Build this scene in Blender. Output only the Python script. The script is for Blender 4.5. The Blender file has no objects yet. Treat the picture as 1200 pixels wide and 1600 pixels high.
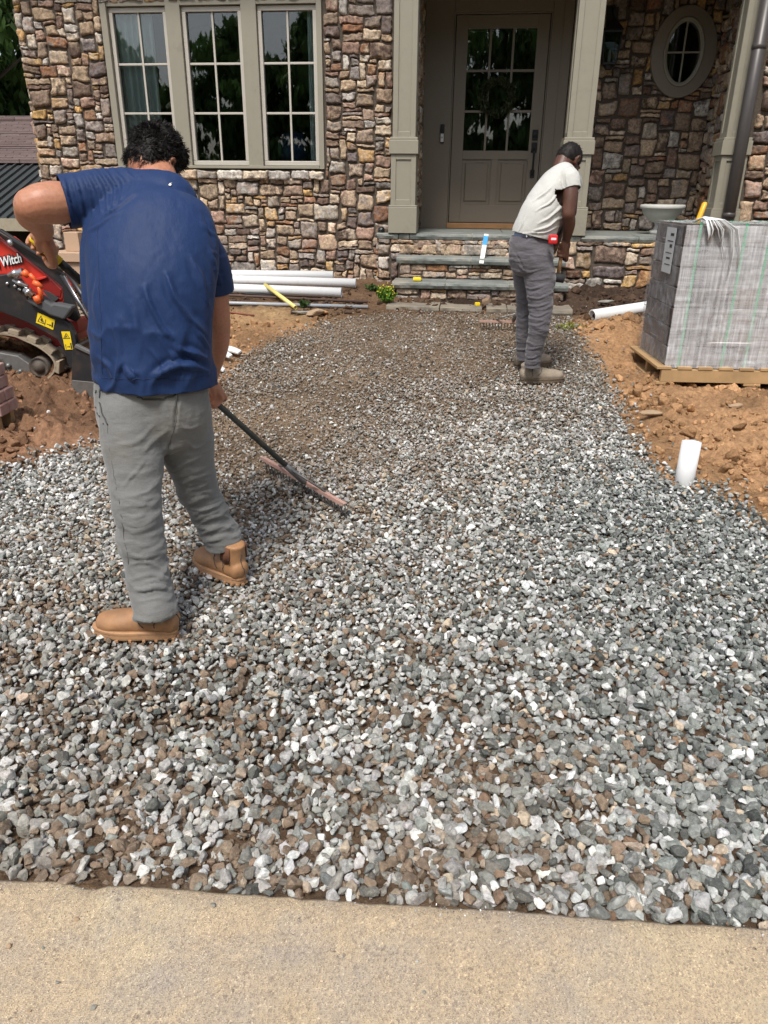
import bpy, bmesh, math, random
import numpy as np
from math import sin, cos, pi, radians, sqrt, atan2, exp
from mathutils import Vector, Matrix, noise as mnoise
random.seed(7); RNG = np.random.default_rng(11)
C = bpy.context.scene.collection
scn = bpy.context.scene

# ------------------------------------------------------------------ camera, sky, sun, exposure
CAM_H, PITCH, ROLL, FPX = 1.45, radians(23.3), radians(0.55), 1155.0
cam_d = bpy.data.cameras.new('camera'); cam = bpy.data.objects.new('camera', cam_d); C.objects.link(cam)
cam_d.sensor_fit = 'VERTICAL'; cam_d.sensor_height = 36.0; cam_d.lens = FPX/1600*36.0
cam_d.clip_start = 0.05; cam_d.clip_end = 2000
cam.matrix_world = Matrix.Translation((0, 0, CAM_H)) @ Matrix.Rotation(pi/2-PITCH, 4, 'X') @ Matrix.Rotation(ROLL, 4, 'Z')
scn.camera = cam
W = bpy.data.worlds.new('World'); scn.world = W; W.use_nodes = True
nt = W.node_tree; nt.nodes.clear()
SUN_EL, SUN_AZ = radians(58), radians(197)         # azimuth clockwise from +Y: behind the camera
sky = nt.nodes.new('ShaderNodeTexSky'); sky.sky_type = 'NISHITA'; sky.sun_disc = False
sky.sun_elevation = SUN_EL; sky.sun_rotation = SUN_AZ; sky.air_density = 1.0; sky.dust_density = 3.0; sky.ozone_density = 1.0
bg = nt.nodes.new('ShaderNodeBackground'); bg.inputs[1].default_value = 0.135
hs = nt.nodes.new('ShaderNodeHueSaturation'); hs.inputs['Saturation'].default_value = 0.55
out = nt.nodes.new('ShaderNodeOutputWorld')
nt.links.new(sky.outputs[0], hs.inputs['Color']); nt.links.new(hs.outputs[0], bg.inputs[0]); nt.links.new(bg.outputs[0], out.inputs[0])
sl = bpy.data.lights.new('sun', 'SUN'); sl.energy = 2.7; sl.angle = radians(13); sl.color = (1.0, 0.955, 0.89)
so = bpy.data.objects.new('sun', sl); C.objects.link(so)
sd = Vector((sin(SUN_AZ)*cos(SUN_EL), cos(SUN_AZ)*cos(SUN_EL), sin(SUN_EL)))
so.rotation_euler = (-sd).to_track_quat('-Z', 'Y').to_euler(); so.location = (0, -3, 12)
scn.view_settings.view_transform = 'Standard'; scn.view_settings.look = 'None'
scn.view_settings.exposure = 0.40; scn.view_settings.gamma = 1.0
scn.render.engine = 'CYCLES'
scn.cycles.max_bounces = 6; scn.cycles.transparent_max_bounces = 12; scn.cycles.caustics_reflective = False; scn.cycles.caustics_refractive = False
try:
    scn.cycles.use_denoising = True; scn.cycles.denoiser = 'OPENIMAGEDENOISE'
except Exception: pass

# ------------------------------------------------------------------ photo pixel -> point in the world (to measure where things stand)
def ray(px, py):
    u, v = px-600.0, py-800.0
    x = (u*cos(ROLL)+v*sin(ROLL))/FPX; y = (-u*sin(ROLL)+v*cos(ROLL))/FPX
    return Vector((x, cos(PITCH)-y*sin(PITCH), -sin(PITCH)-y*cos(PITCH)))
def P(px, py, d):
    r = ray(px, py); return Vector((0, 0, CAM_H))+r*(d/r.y)
def gz(d):
    t = max(0.0, min(d, 6.7)-1.2); return .012*t+.0153*t*t+max(0.0, min(d, 14)-6.7)*.12
def G(px, py, dz=0.0):
    r = ray(px, py); d = .6
    while d < 30:
        p = P(px, py, d)
        if p.z <= gz(d)+dz: return p
        d += .004
    return p
HA = radians(6.2)                                    # the house stands turned by this angle to the view
HM = Matrix.Rotation(-HA, 4, 'Z')
HI = HM.inverted()
def PH(px, py, Y):                                   # pixel -> point on the house's own plane y = Y (house axes)
    r = ray(px, py); R = HI.to_3x3() @ r; return Vector((0, 0, CAM_H))+R*(Y/R.y)

# ------------------------------------------------------------------ noise in numpy
def _h(ix, iy, iz, s):
    h = (ix*374761393+iy*668265263+iz*2147483647+s*974634777) & 0xffffffff
    h = ((h ^ (h >> 13))*1274126177) & 0xffffffff
    return ((h ^ (h >> 16)) & 0xffff)/65535.0
def vnoise(p, s=0):
    p = np.asarray(p, float)
    if p.shape[1] == 2: p = np.column_stack([p, np.zeros(len(p))])
    i = np.floor(p).astype(np.int64); f = p-i; f = f*f*(3-2*f); r = 0
    for dx in (0, 1):
        for dy in (0, 1):
            for dz in (0, 1):
                w = (f[:, 0] if dx else 1-f[:, 0])*(f[:, 1] if dy else 1-f[:, 1])*(f[:, 2] if dz else 1-f[:, 2])
                r = r+w*_h(i[:, 0]+dx, i[:, 1]+dy, i[:, 2]+dz, s)
    return r*2-1
def fbm(p, o=4, s=0, g=.5):
    p = np.asarray(p, float); a, t, r = 1, 0, 0
    for k in range(o): r = r+a*vnoise(p*2**k+k*17.3, s+k); t += a; a *= g
    return r/t

# ------------------------------------------------------------------ mesh helpers
def tag(o, label=None, cat=None, group=None, kind=None):
    if label: o['label'] = label
    if cat: o['category'] = cat
    if group: o['group'] = group
    if kind: o['kind'] = kind
    return o
def empty(name, loc=(0, 0, 0), rz=0, **k):
    o = bpy.data.objects.new(name, None); C.objects.link(o); o.location = loc; o.rotation_euler = (0, 0, rz)
    o.empty_display_size = .1
    return tag(o, **k)
def link(name, me, mat, parent=None, **k):
    o = bpy.data.objects.new(name, me); C.objects.link(o)
    for m in (mat if isinstance(mat, (list, tuple)) else [mat]): me.materials.append(m)
    if parent is not None: o.parent = parent
    return tag(o, **k)
def np_mesh(name, V, Fs, smooth=False, cols=None):
    """V n x 3, Fs m x k (all faces alike); cols {attribute: n x 3}"""
    me = bpy.data.meshes.new(name); V = np.asarray(V, np.float32); Fs = np.asarray(Fs, np.int32); m, k = Fs.shape
    me.vertices.add(len(V)); me.vertices.foreach_set('co', V.ravel())
    me.loops.add(m*k); me.loops.foreach_set('vertex_index', Fs.ravel())
    me.polygons.add(m); me.polygons.foreach_set('loop_start', np.arange(0, m*k, k, dtype=np.int32))
    me.polygons.foreach_set('use_smooth', np.full(m, smooth)); me.update(calc_edges=True)
    for a, c in (cols or {}).items():
        at = me.color_attributes.new(a, 'FLOAT_COLOR', 'POINT')
        at.data.foreach_set('color', np.column_stack([c, np.ones(len(V))]).astype(np.float32).ravel())
    return me
class MB:
    def __init__(s): s.v = []; s.f = []; s.sm = []
    def add(s, V, F, smooth=False):
        b = len(s.v); s.v += [tuple(v) for v in V]; s.f += [tuple(i+b for i in f) for f in F]; s.sm += [smooth]*len(F); return s
    def box(s, x0, x1, y0, y1, z0, z1, M=None):
        V = [Vector(p) for p in ((x0,y0,z0),(x1,y0,z0),(x1,y1,z0),(x0,y1,z0),(x0,y0,z1),(x1,y0,z1),(x1,y1,z1),(x0,y1,z1))]
        if M is not None: V = [M @ v for v in V]
        return s.add(V, [(0,3,2,1),(4,5,6,7),(0,1,5,4),(1,2,6,5),(2,3,7,6),(3,0,4,7)])
    def tube(s, pts, rad, n=16, caps=True, sq=None, up=None, smooth=True, flat=1.0):
        """tube along pts; rad number or list; flat = ratio of the second half axis"""
        pts = [Vector(p) for p in pts]; m = len(pts)
        rad = [rad]*m if not hasattr(rad, '__len__') else rad
        fl = [flat]*m if not hasattr(flat, '__len__') else flat
        V = []; u = None
        for i, p in enumerate(pts):
            t = (pts[min(i+1, m-1)]-pts[max(i-1, 0)]).normalized()
            if u is None:
                a = Vector(up) if up is not None else (Vector((0,0,1)) if abs(t.z) < .9 else Vector((1,0,0)))
                u = (a-t*a.dot(t)).normalized()
            else: u = (u-t*u.dot(t)).normalized()
            w = t.cross(u)
            for k in range(n):
                an = 2*pi*k/n; V.append(p+u*(cos(an)*rad[i]*fl[i])+w*(sin(an)*rad[i]))
        F = [(i*n+k, i*n+(k+1) % n, (i+1)*n+(k+1) % n, (i+1)*n+k) for i in range(m-1) for k in range(n)]
        s.add(V, F, smooth)
        if caps:
            b = len(s.v)-len(V); s.f += [tuple(b+k for k in range(n))[::-1], tuple(b+(m-1)*n+k for k in range(n))]; s.sm += [False, False]
        return s
    def pipe(s, a, b, ro, ri, n=32):
        a, b = Vector(a), Vector(b); t = (b-a).normalized(); up = Vector((0,0,1)) if abs(t.z) < .9 else Vector((1,0,0))
        u = (up-t*up.dot(t)).normalized(); w = t.cross(u); V = []
        for p, r in ((a, ro), (b, ro), (b, ri), (a, ri)):
            V += [p+u*cos(2*pi*k/n)*r+w*sin(2*pi*k/n)*r for k in range(n)]
        F = [(r*n+k, r*n+(k+1) % n, ((r+1) % 4)*n+(k+1) % n, ((r+1) % 4)*n+k) for r in range(4) for k in range(n)]
        return s.add(V, F, True)
    def lathe(s, prof, c, n=32, axis=(0,0,1)):
        ax = Vector(axis).normalized(); up = Vector((1,0,0)) if abs(ax.x) < .9 else Vector((0,1,0))
        u = (up-ax*up.dot(ax)).normalized(); w = ax.cross(u); c = Vector(c); V = []
        for r, h in prof: V += [c+ax*h+u*cos(2*pi*k/n)*r+w*sin(2*pi*k/n)*r for k in range(n)]
        F = [(i*n+k, i*n+(k+1) % n, (i+1)*n+(k+1) % n, (i+1)*n+k) for i in range(len(prof)-1) for k in range(n)]
        return s.add(V, F, True)
    def prism(s, poly, t, M=None):
        """polygon of (x, z) extruded from y=0 to y=t, then M"""
        n = len(poly); V = [Vector((x, 0, z)) for x, z in poly]+[Vector((x, t, z)) for x, z in poly]
        if M is not None: V = [M @ v for v in V]
        F = [tuple(range(n)), tuple(range(2*n-1, n-1, -1))]+[(i, i+n, (i+1) % n+n, (i+1) % n) for i in range(n)]
        return s.add(V, F)
    def build(s, name, mat, parent=None, bevel=0, seg=2, **k):
        me = bpy.data.meshes.new(name); me.from_pydata([tuple(v) for v in s.v], [], s.f); me.update()
        bm = bmesh.new(); bm.from_mesh(me); bmesh.ops.recalc_face_normals(bm, faces=bm.faces); bm.to_mesh(me); bm.free()
        for p, q in zip(me.polygons, s.sm): p.use_smooth = q
        o = link(name, me, mat, parent, **k)
        if bevel:
            b = o.modifiers.new('bevel', 'BEVEL'); b.width = bevel; b.segments = seg; b.limit_method = 'ANGLE'; b.angle_limit = radians(40); b.harden_normals = False
        return o

# ------------------------------------------------------------------ materials
def new_mat(name):
    m = bpy.data.materials.new(name); m.use_nodes = True; t = m.node_tree; t.nodes.clear()
    o = t.nodes.new('ShaderNodeOutputMaterial'); b = t.nodes.new('ShaderNodeBsdfPrincipled'); t.links.new(b.outputs[0], o.inputs[0])
    return m, t, b
def N(t, kind, **inp):
    n = t.nodes.new(kind)
    for k, v in inp.items():
        if k in ('operation', 'blend_type', 'data_type', 'feature', 'attribute_name', 'wave_type', 'bands_direction', 'distance', 'noise_dimensions', 'interpolation_type'): setattr(n, k, v)
        else: n.inputs[k.replace('_', ' ')].default_value = v
    return n
def ramp(t, fac, stops):
    r = t.nodes.new('ShaderNodeValToRGB'); e = r.color_ramp.elements
    while len(e) < len(stops): e.new(.5)
    for x, (p, c) in zip(e, stops): x.position = p; x.color = (*c, 1) if len(c) == 3 else c
    t.links.new(fac, r.inputs[0]); return r.outputs[0]
def mix(t, f, a, b, mode='MIX'):
    m = t.nodes.new('ShaderNodeMix'); m.data_type = 'RGBA'; m.blend_type = mode
    for s, v in ((m.inputs[0], f), (m.inputs[6], a), (m.inputs[7], b)):
        if isinstance(v, (int, float)): s.default_value = v
        elif isinstance(v, (tuple, list)): s.default_value = (*v, 1)
        else: t.links.new(v, s)
    return m.outputs[2]
def objco(t): return t.nodes.new('ShaderNodeTexCoord').outputs['Object']
def noise(t, scale, detail=4, rough=.6, vec=None, out=0):
    n = t.nodes.new('ShaderNodeTexNoise'); n.inputs['Scale'].default_value = scale; n.inputs['Detail'].default_value = detail; n.inputs['Roughness'].default_value = rough
    t.links.new(vec if vec is not None else objco(t), n.inputs['Vector']); return n.outputs[out]
def bump(t, b, h, strength=.4, dist=.01, prev=None):
    n = t.nodes.new('ShaderNodeBump'); n.inputs['Strength'].default_value = strength; n.inputs['Distance'].default_value = dist
    t.links.new(h, n.inputs['Height'])
    if prev is not None: t.links.new(prev, n.inputs['Normal'])
    t.links.new(n.outputs[0], b.inputs['Normal']); return n.outputs[0]
def simple(name, col, rough=.6, metal=0, var=.25, scale=20, bmp=.15, dirt=None, dirt_amt=.5, dscale=3, spec=.5, coat=0, bdist=.004):
    """painted / plain surface with uneven tone, fine relief and optional dirt that has its own patchy shape"""
    m, t, b = new_mat(name)
    f = noise(t, scale, 5, .65)
    c = mix(t, f, tuple(x*(1-var) for x in col), tuple(min(1, x*(1+var)) for x in col))
    if dirt:
        d = ramp(t, noise(t, dscale, 6, .7), [(.62-dirt_amt*.4, (0,0,0)), (.72, (1,1,1))])
        dm = N(t, 'ShaderNodeMath', operation='MULTIPLY'); t.links.new(d, dm.inputs[0]); dm.inputs[1].default_value = .35+dirt_amt*.5
        c = mix(t, dm.outputs[0], c, dirt)
    t.links.new(c, b.inputs['Base Color'])
    b.inputs['Roughness'].default_value = rough; b.inputs['Metallic'].default_value = metal; b.inputs['Specular IOR Level'].default_value = spec
    b.inputs['Coat Weight'].default_value = coat
    if bmp: bump(t, b, f, bmp, bdist)
    return m
def attr_mat(name, rough=.85, scale=30, var=.35, bmp=.5, bdist=.004, second=None, vscale=9, speck=.0, dust=None, spec=.3):
    """colour from attribute Col, mottled with attribute Col2 when second is set"""
    m, t, b = new_mat(name)
    a = N(t, 'ShaderNodeAttribute', attribute_name='Col').outputs['Color']
    v = objco(t)
    f = noise(t, scale, 6, .7, v)
    if second:
        a2 = N(t, 'ShaderNodeAttribute', attribute_name='Col2').outputs['Color']
        g = ramp(t, noise(t, vscale, 5, .65, v), [(.44, (0,0,0)), (.60, (1,1,1))])
        a = mix(t, g, a, a2)
    k = ramp(t, f, [(.25, (1-var,)*3), (.75, (1+var*.8,)*3)])
    c = mix(t, 1.0, a, k, 'MULTIPLY')
    if speck:
        s = ramp(t, noise(t, scale*6, 3, .6, v), [(.60, (0,0,0)), (.68, (speck,)*3)])
        c = mix(t, 1.0, c, s, 'ADD')
    if dust:
        d = ramp(t, noise(t, 3, 5, .6, v), [(.5, (0,0,0)), (.7, (.5,)*3)])
        c = mix(t, d, c, dust)
    t.links.new(c, b.inputs['Base Color']); b.inputs['Roughness'].default_value = rough; b.inputs['Specular IOR Level'].default_value = spec
    if bmp: bump(t, b, f, bmp, bdist)
    return m
TRIM = simple('sage_trim_paint', (.27, .25, .195), .5, var=.08, scale=14, bmp=.08, dirt=(.16, .14, .11), dirt_amt=.15, dscale=4)
TAUPE = simple('taupe_door_paint', (.20, .168, .13), .42, var=.06, scale=18, bmp=.06)
SASH = simple('window_sash_paint', (.47, .44, .385), .45, var=.06, scale=20, bmp=.05)
BLACK = simple('black_metal', (.018, .018, .02), .4, .3, var=.3, bmp=.1)
WHITE = simple('white_plastic', (.72, .72, .71), .35, var=.04, bmp=.03, dirt=(.45, .34, .22), dirt_amt=.2, dscale=9)
MORTAR = simple('dark_mortar', (.085, .068, .052), .95, var=.4, scale=60, bmp=.8, bdist=.01)
def glass_mat(name, tint=(.92, .95, .94), ior=1.8):
    m = bpy.data.materials.new(name); m.use_nodes = True; t = m.node_tree; t.nodes.clear()
    o = t.nodes.new('ShaderNodeOutputMaterial'); g = t.nodes.new('ShaderNodeBsdfGlossy'); g.inputs['Roughness'].default_value = .01
    tr = t.nodes.new('ShaderNodeBsdfTransparent'); tr.inputs[0].default_value = (*tint, 1)
    fr = t.nodes.new('ShaderNodeFresnel'); fr.inputs[0].default_value = ior; mx = t.nodes.new('ShaderNodeMixShader')
    n = noise(t, 1.6, 2, .5); bp = t.nodes.new('ShaderNodeBump'); bp.inputs['Strength'].default_value = .06; bp.inputs['Distance'].default_value = .02
    t.links.new(n, bp.inputs['Height']); t.links.new(bp.outputs[0], g.inputs['Normal'])
    t.links.new(fr.outputs[0], mx.inputs[0]); t.links.new(tr.outputs[0], mx.inputs[1]); t.links.new(g.outputs[0], mx.inputs[2]); t.links.new(mx.outputs[0], o.inputs[0])
    return m
GLASS = glass_mat('window_glass')
# ------------------------------------------------------------------ zones of the ground, measured once in the photo and kept as ground coordinates
def gp(pts): return np.array([[q.x, q.y] for q in (G(*p) for p in pts)])
LB = gp([(0,742),(60,712),(130,700),(180,690),(300,640),(345,600),(380,560),(430,530),(500,505),(575,492),(605,488)])
RB = gp([(885,494),(905,520),(930,555),(955,610),(975,660),(1000,708),(1045,752),(1085,757),(1120,762),(1155,792),(1170,818),(1200,835)])
GPOLY = np.array([[-3.6, LB[0][1]-.25]]+[list(p) for p in LB]+[list(p) for p in RB]+[[3.2, RB[-1][1]-.45], [3.2, .80], [-3.6, 1.45]])
EDGE = [G(0, 1371), G(130, 1379), G(450, 1400), G(700, 1414), G(900, 1430), G(1200, 1448)]
def edge_y(x):
    sl_ = (EDGE[-1].y-EDGE[0].y)/(EDGE[-1].x-EDGE[0].x)
    x = np.asarray(x, float); y = np.interp(x, [e.x for e in EDGE], [e.y for e in EDGE]); y = np.where(x < EDGE[0].x, EDGE[0].y+sl_*(x-EDGE[0].x), y)
    return np.where(x > EDGE[-1].x, EDGE[-1].y+sl_*(x-EDGE[-1].x), y)
def sdist(Q, poly):
    """signed distance to polygon (positive inside)"""
    Q = np.asarray(Q, float); n = len(poly); d = np.full(len(Q), 1e9); ins = np.zeros(len(Q), bool)
    for i in range(n):
        a, b = poly[i], poly[(i+1) % n]; e = b-a; w = Q-a; t = np.clip((w@e)/(e@e), 0, 1)
        d = np.minimum(d, np.hypot(*(w-t[:, None]*e).T))
        c = ((a[1] <= Q[:, 1]) & (b[1] > Q[:, 1])) | ((b[1] <= Q[:, 1]) & (a[1] > Q[:, 1]))
        xx = a[0]+(Q[:, 1]-a[1])/np.where(e[1] == 0, 1e-9, e[1])*e[0]; ins ^= c & (Q[:, 0] < xx)
    return np.where(ins, d, -d)
def gzv(y):
    t = np.maximum(0, np.minimum(y, 6.7)-1.2); return .012*t+.0153*t*t+np.maximum(0, np.minimum(y, 14)-6.7)*.12
# (px, py, mud, pale, dark)
ANCH = [(600,520,.95,.06,.1),(750,540,.9,.08,.1),(450,620,.92,.14,0),(350,690,1,.1,0),(700,580,.75,.22,.0),(860,560,.6,.2,.3),(930,600,.3,.3,.4),(640,650,.55,.45,0),
 (750,660,.3,.75,0),(600,710,.5,.5,0),(900,690,.25,.55,.1),(500,640,.7,.4,0),(480,760,.7,.25,0),(650,810,.35,.45,0),(450,560,.7,.4,0),(400,590,.5,.6,0),
 (1000,800,.03,.1,1),(1100,800,.02,.12,1),(900,900,.12,.22,.6),(750,900,.3,.35,.2),(500,900,.45,.3,.1),(600,850,.4,.4,.1),(60,750,.1,.9,0),(100,780,.3,.6,0),(60,850,.65,.2,.1),(60,1000,.55,.25,.2),
 (300,1100,.45,.3,.2),(600,1100,.4,.35,.2),(850,1050,.3,.3,.4),(1100,1050,.1,.15,.9),(1150,1250,.1,.2,.8),(100,1290,.8,.25,.1),(280,1330,.75,.25,.1),(450,1250,.5,.4,.1),
 (600,1300,.7,.3,.1),(750,1370,.9,.2,0),(560,1370,.5,.4,0),(1100,1400,.1,.3,.6),(900,1250,.35,.35,.3),(950,1340,.3,.4,.3),(350,1180,.3,.4,.1),(80,1180,.4,.25,.3),(700,1180,.4,.4,.2),(0,1340,.9,.2,0),(20,1250,.8,.2,0)]
AP = gp([a[:2] for a in ANCH]); AV = np.array([a[2:] for a in ANCH])
def zones(Q):
    """mud, pale, dark share of the gravel at ground points Q"""
    Q = np.asarray(Q, float); d2 = ((Q[:, None, :]-AP[None])**2).sum(2)
    sc = (.10+.09*AP[:, 1])**2
    w = np.exp(-d2/(2*sc[None]))+1e-6/(d2+.05)
    return (w@AV)/w.sum(1)[:, None]
def zones_big(Q):
    return np.vstack([zones(Q[i:i+20000]) for i in range(0, len(Q), 20000)])
def axis(lo, hi, core0, core1, step, grow=1.12):
    a = list(np.arange(core0, core1+step/2, step)); s = step
    while a[-1] < hi: s *= grow; a.append(min(hi, a[-1]+s))
    s = step
    while a[0] > lo: s *= grow; a.insert(0, max(lo, a[0]-s))
    return np.array(a)
gx = axis(-300, 300, -3.4, 3.4, .018); gy = axis(-300, 300, .9, 8.2, .018)
GX, GY = np.meshgrid(gx, gy); Q = np.column_stack([GX.ravel(), GY.ravel()])
near = (np.abs(Q[:, 0]) < 6) & (Q[:, 1] > 0) & (Q[:, 1] < 10)
gsd = np.full(len(Q), -3.0); gsd[near] = sdist(Q[near], GPOLY)
gsd = gsd+.05*fbm(Q*5, 3, 3)
z = gzv(Q[:, 1])
inb = np.clip((gsd+.02)/.08, 0, 1)
mud = np.zeros(len(Q)); k = near & (gsd > -.2); mud[k] = zones_big(Q[k])[:, 0]
patch = fbm(Q*2.2, 3, 21)
soil_lift = np.clip((mud-.42)*2.0+patch*.7, 0, 1)*inb
soil_lift *= np.clip((Q[:, 1]-1.2)/.6, 0.35, 1)
# rough excavated soil outside the gravel: clods, ruts, low heaps
rid = 1-np.abs(fbm(Q*7, 4, 5)); clod = np.clip(fbm(Q*26, 3, 8), -.2, 1)
cl2 = np.clip(fbm(Q*11, 2, 9), -.1, 1)
amp = np.clip(-gsd/.25, 0, 1)*np.clip((8.5-np.abs(Q[:, 1]-3.5))/4, 0, 1)
leftw = np.clip((-Q[:, 0]-1.0)/.4, 0, 1)*np.clip((5.6-Q[:, 1])/.6, 0, 1)      # the churned mud by the loader
zd = 0.03*fbm(Q*1.6, 3, 2)+.022*(rid-.6)+.024*clod+.030*cl2
zd = zd*(1.45+1.3*leftw)
zr = .05*np.exp(-((Q[:, 0]-1.95)**2/.5+(Q[:, 1]-4.3)**2/.35))-.05*np.exp(-((Q[:, 0]-2.05)**2/.1+(Q[:, 1]-5.35)**2/.12))
zsm = np.clip((Q[:, 1]-5.9)/.3, 0, 1)*(Q[:, 0] < 0.2)*.55                       # flatter strip near the wall
tl = np.exp(-((Q[:, 0]+1.3-.1*(Q[:, 1]-5))**2)/.02)*np.clip((Q[:, 1]-5.3)/.2, 0, 1)*np.clip((6.5-Q[:, 1])/.2, 0, 1)
zd = zd+tl*.014*np.sin(Q[:, 1]*75)
z = z+amp*(zd*(1-zsm)+zr)+inb*(-.026+.033*soil_lift)+.006*fbm(Q*40, 3, 4)*np.clip((8-np.abs(Q[:, 1]-4))/3, 0, 1)
under = Q[:, 1] < np.array([edge_y(x) for x in gx])[np.searchsorted(gx, Q[:, 0])]-.03
z = np.where(under & (Q[:, 1] > -40) & (np.abs(Q[:, 0]) < 40), -.10, z); z = np.where(~near & under, -.10, z)
nx, ny = len(gx), len(gy); idx = np.arange(nx*ny).reshape(ny, nx)
Fg = np.column_stack([idx[:-1, :-1].ravel(), idx[:-1, 1:].ravel(), idx[1:, 1:].ravel(), idx[1:, :-1].ravel()])
# soil colour: orange clay, grey-brown churned mud, dark loam by the house, brown fines in the gravel, pale sand strip, grass far off
c_clay, c_mud, c_loam = np.array([.31,.18,.092]), np.array([.19,.105,.062]), np.array([.055,.035,.024])
c_fine, c_sand, c_far = np.array([.098,.064,.040]), np.array([.36,.235,.12]), np.array([.07,.10,.035])
n1 = np.clip(.5+fbm(Q*3.1, 4, 31)*1.3, 0, 1)[:, None]
col = c_clay*(.75+.55*n1)
col = col*(1-leftw[:, None]*.9)+(c_mud*(.8+.6*n1))*leftw[:, None]*.9
lo = np.clip((Q[:, 1]-(6.25+.25*fbm(Q*2, 2, 6)))/.35, 0, 1)*np.where(Q[:, 0] > .5, 1, .75); lo = lo[:, None]
col = col*(1-lo)+c_loam*(.7+.7*n1)*lo
sn = np.exp(-(((Q[:, 0]+1.35)/.75)**2+((Q[:, 1]-6.45)/.22)**2)); sn = (np.clip(sn*1.4, 0, 1)*np.clip(.7+fbm(Q*4, 2, 44), 0, 1))[:, None]
col = col*(1-sn)+c_sand*sn
ib = inb[:, None]; ff = np.clip((Q[:, 1]-2.2)/1.2, 0, 1)[:, None]; col = col*(1-ib)+(c_fine*(1-ff)+np.array([.175,.125,.082])*ff)*(.75+.6*n1)*ib
far = np.clip((np.maximum(np.abs(Q[:, 0])-4.5, np.maximum(Q[:, 1]-9, -Q[:, 1]-8)))/2, 0, 1)[:, None]
col = col*(1-far)+c_far*(.6+.8*n1)*far
GROUND = attr_mat('bare_soil', .95, 30, .55, 1.0, .02, speck=.05, spec=.15)
me = np_mesh('ground', np.column_stack([Q, z]), Fg, True, {'Col': col})
link('ground', me, GROUND, kind='structure')
gz_grid = z.reshape(ny, nx)
def ground_z(x, y):
    """height of the finished ground at points"""
    x = np.atleast_1d(x).astype(float); y = np.atleast_1d(y).astype(float)
    i = np.clip(np.searchsorted(gx, x)-1, 0, nx-2); j = np.clip(np.searchsorted(gy, y)-1, 0, ny-2)
    fx = (x-gx[i])/(gx[i+1]-gx[i]); fy = (y-gy[j])/(gy[j+1]-gy[j])
    return gz_grid[j, i]*(1-fx)*(1-fy)+gz_grid[j, i+1]*fx*(1-fy)+gz_grid[j+1, i]*(1-fx)*fy+gz_grid[j+1, i+1]*fx*fy

# ------------------------------------------------------------------ tan concrete in the foreground, with a crumbled edge
cx = np.arange(-3.5, 3.5, .012); nb = 7
ey = np.interp(cx, [e.x for e in EDGE], [e.y for e in EDGE])
sl_ = (EDGE[-1].y-EDGE[0].y)/(EDGE[-1].x-EDGE[0].x)
ey = np.where(cx < EDGE[0].x, EDGE[0].y+sl_*(cx-EDGE[0].x), np.where(cx > EDGE[-1].x, EDGE[-1].y+sl_*(cx-EDGE[-1].x), ey))
ey = ey+.006*fbm(np.column_stack([cx*7, cx*0]), 2, 1)+.0035*fbm(np.column_stack([cx*45, cx*0]), 3, 2)-.012*np.exp(-((cx+.66)/.035)**2)
rows = [(-12, .004), (-3, .004), (-.9, .004), (-.4, .004), (-.05, .004), (-.012, .002), (0, -.006), (.003, -.09)]
V = []; 
for dy, zz in rows: V.append(np.column_stack([cx, ey+dy+(0 if dy > -2 else 0), np.full_like(cx, zz)+(.0015*fbm(np.column_stack([cx*30, cx*0+dy]), 2, 7) if dy > -.1 else 0)]))
V = np.vstack(V); m_ = len(cx); idx = np.arange(len(V)).reshape(len(rows), m_)
Fc = np.column_stack([idx[:-1, :-1].ravel(), idx[:-1, 1:].ravel(), idx[1:, 1:].ravel(), idx[1:, :-1].ravel()])
m, t, b = new_mat('tan_concrete'); v = objco(t)
big = noise(t, 2.2, 5, .65, v); mid = noise(t, 14, 5, .7, v)
c = ramp(t, big, [(.32, (.39,.325,.255)), (.5, (.465,.365,.25)), (.68, (.51,.42,.285))])
pg = ramp(t, noise(t, 3.7, 5, .7, v), [(.46, (0,0,0)), (.68, (.6,)*3)]); c = mix(t, pg, c, (.33,.305,.285))
vo = N(t, 'ShaderNodeTexVoronoi', Scale=330.0); t.links.new(v, vo.inputs['Vector'])
gr = ramp(t, vo.outputs['Color'], [(.12, (.58,.57,.59)), (.45, (.98,.98,.98)), (.8, (1.15,1.13,1.05)), (.92, (1.6,1.58,1.5))]); c = mix(t, 1.0, c, gr, 'MULTIPLY')
v2 = N(t, 'ShaderNodeTexVoronoi', Scale=150.0); t.links.new(v, v2.inputs['Vector'])
sp = ramp(t, v2.outputs['Color'], [(.80, (1,1,1)), (.88, (.55,.54,.56))]); spm = ramp(t, noise(t, 9, 3, .6, v), [(.5, (0,0,0)), (.62, (1,1,1))])
c = mix(t, spm, c, mix(t, 1.0, c, sp, 'MULTIPLY'))
c = mix(t, ramp(t, mid, [(.35, (.28,)*3), (.7, (0,0,0))]), c, (.26,.21,.155))
t.links.new(c, b.inputs['Base Color']); b.inputs['Roughness'].default_value = .9; b.inputs['Specular IOR Level'].default_value = .2
bump(t, b, vo.outputs['Distance'], .55, .003, bump(t, b, mid, .3, .006))
link('pavement', np_mesh('pavement', V, Fc, True), m, kind='structure')

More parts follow.
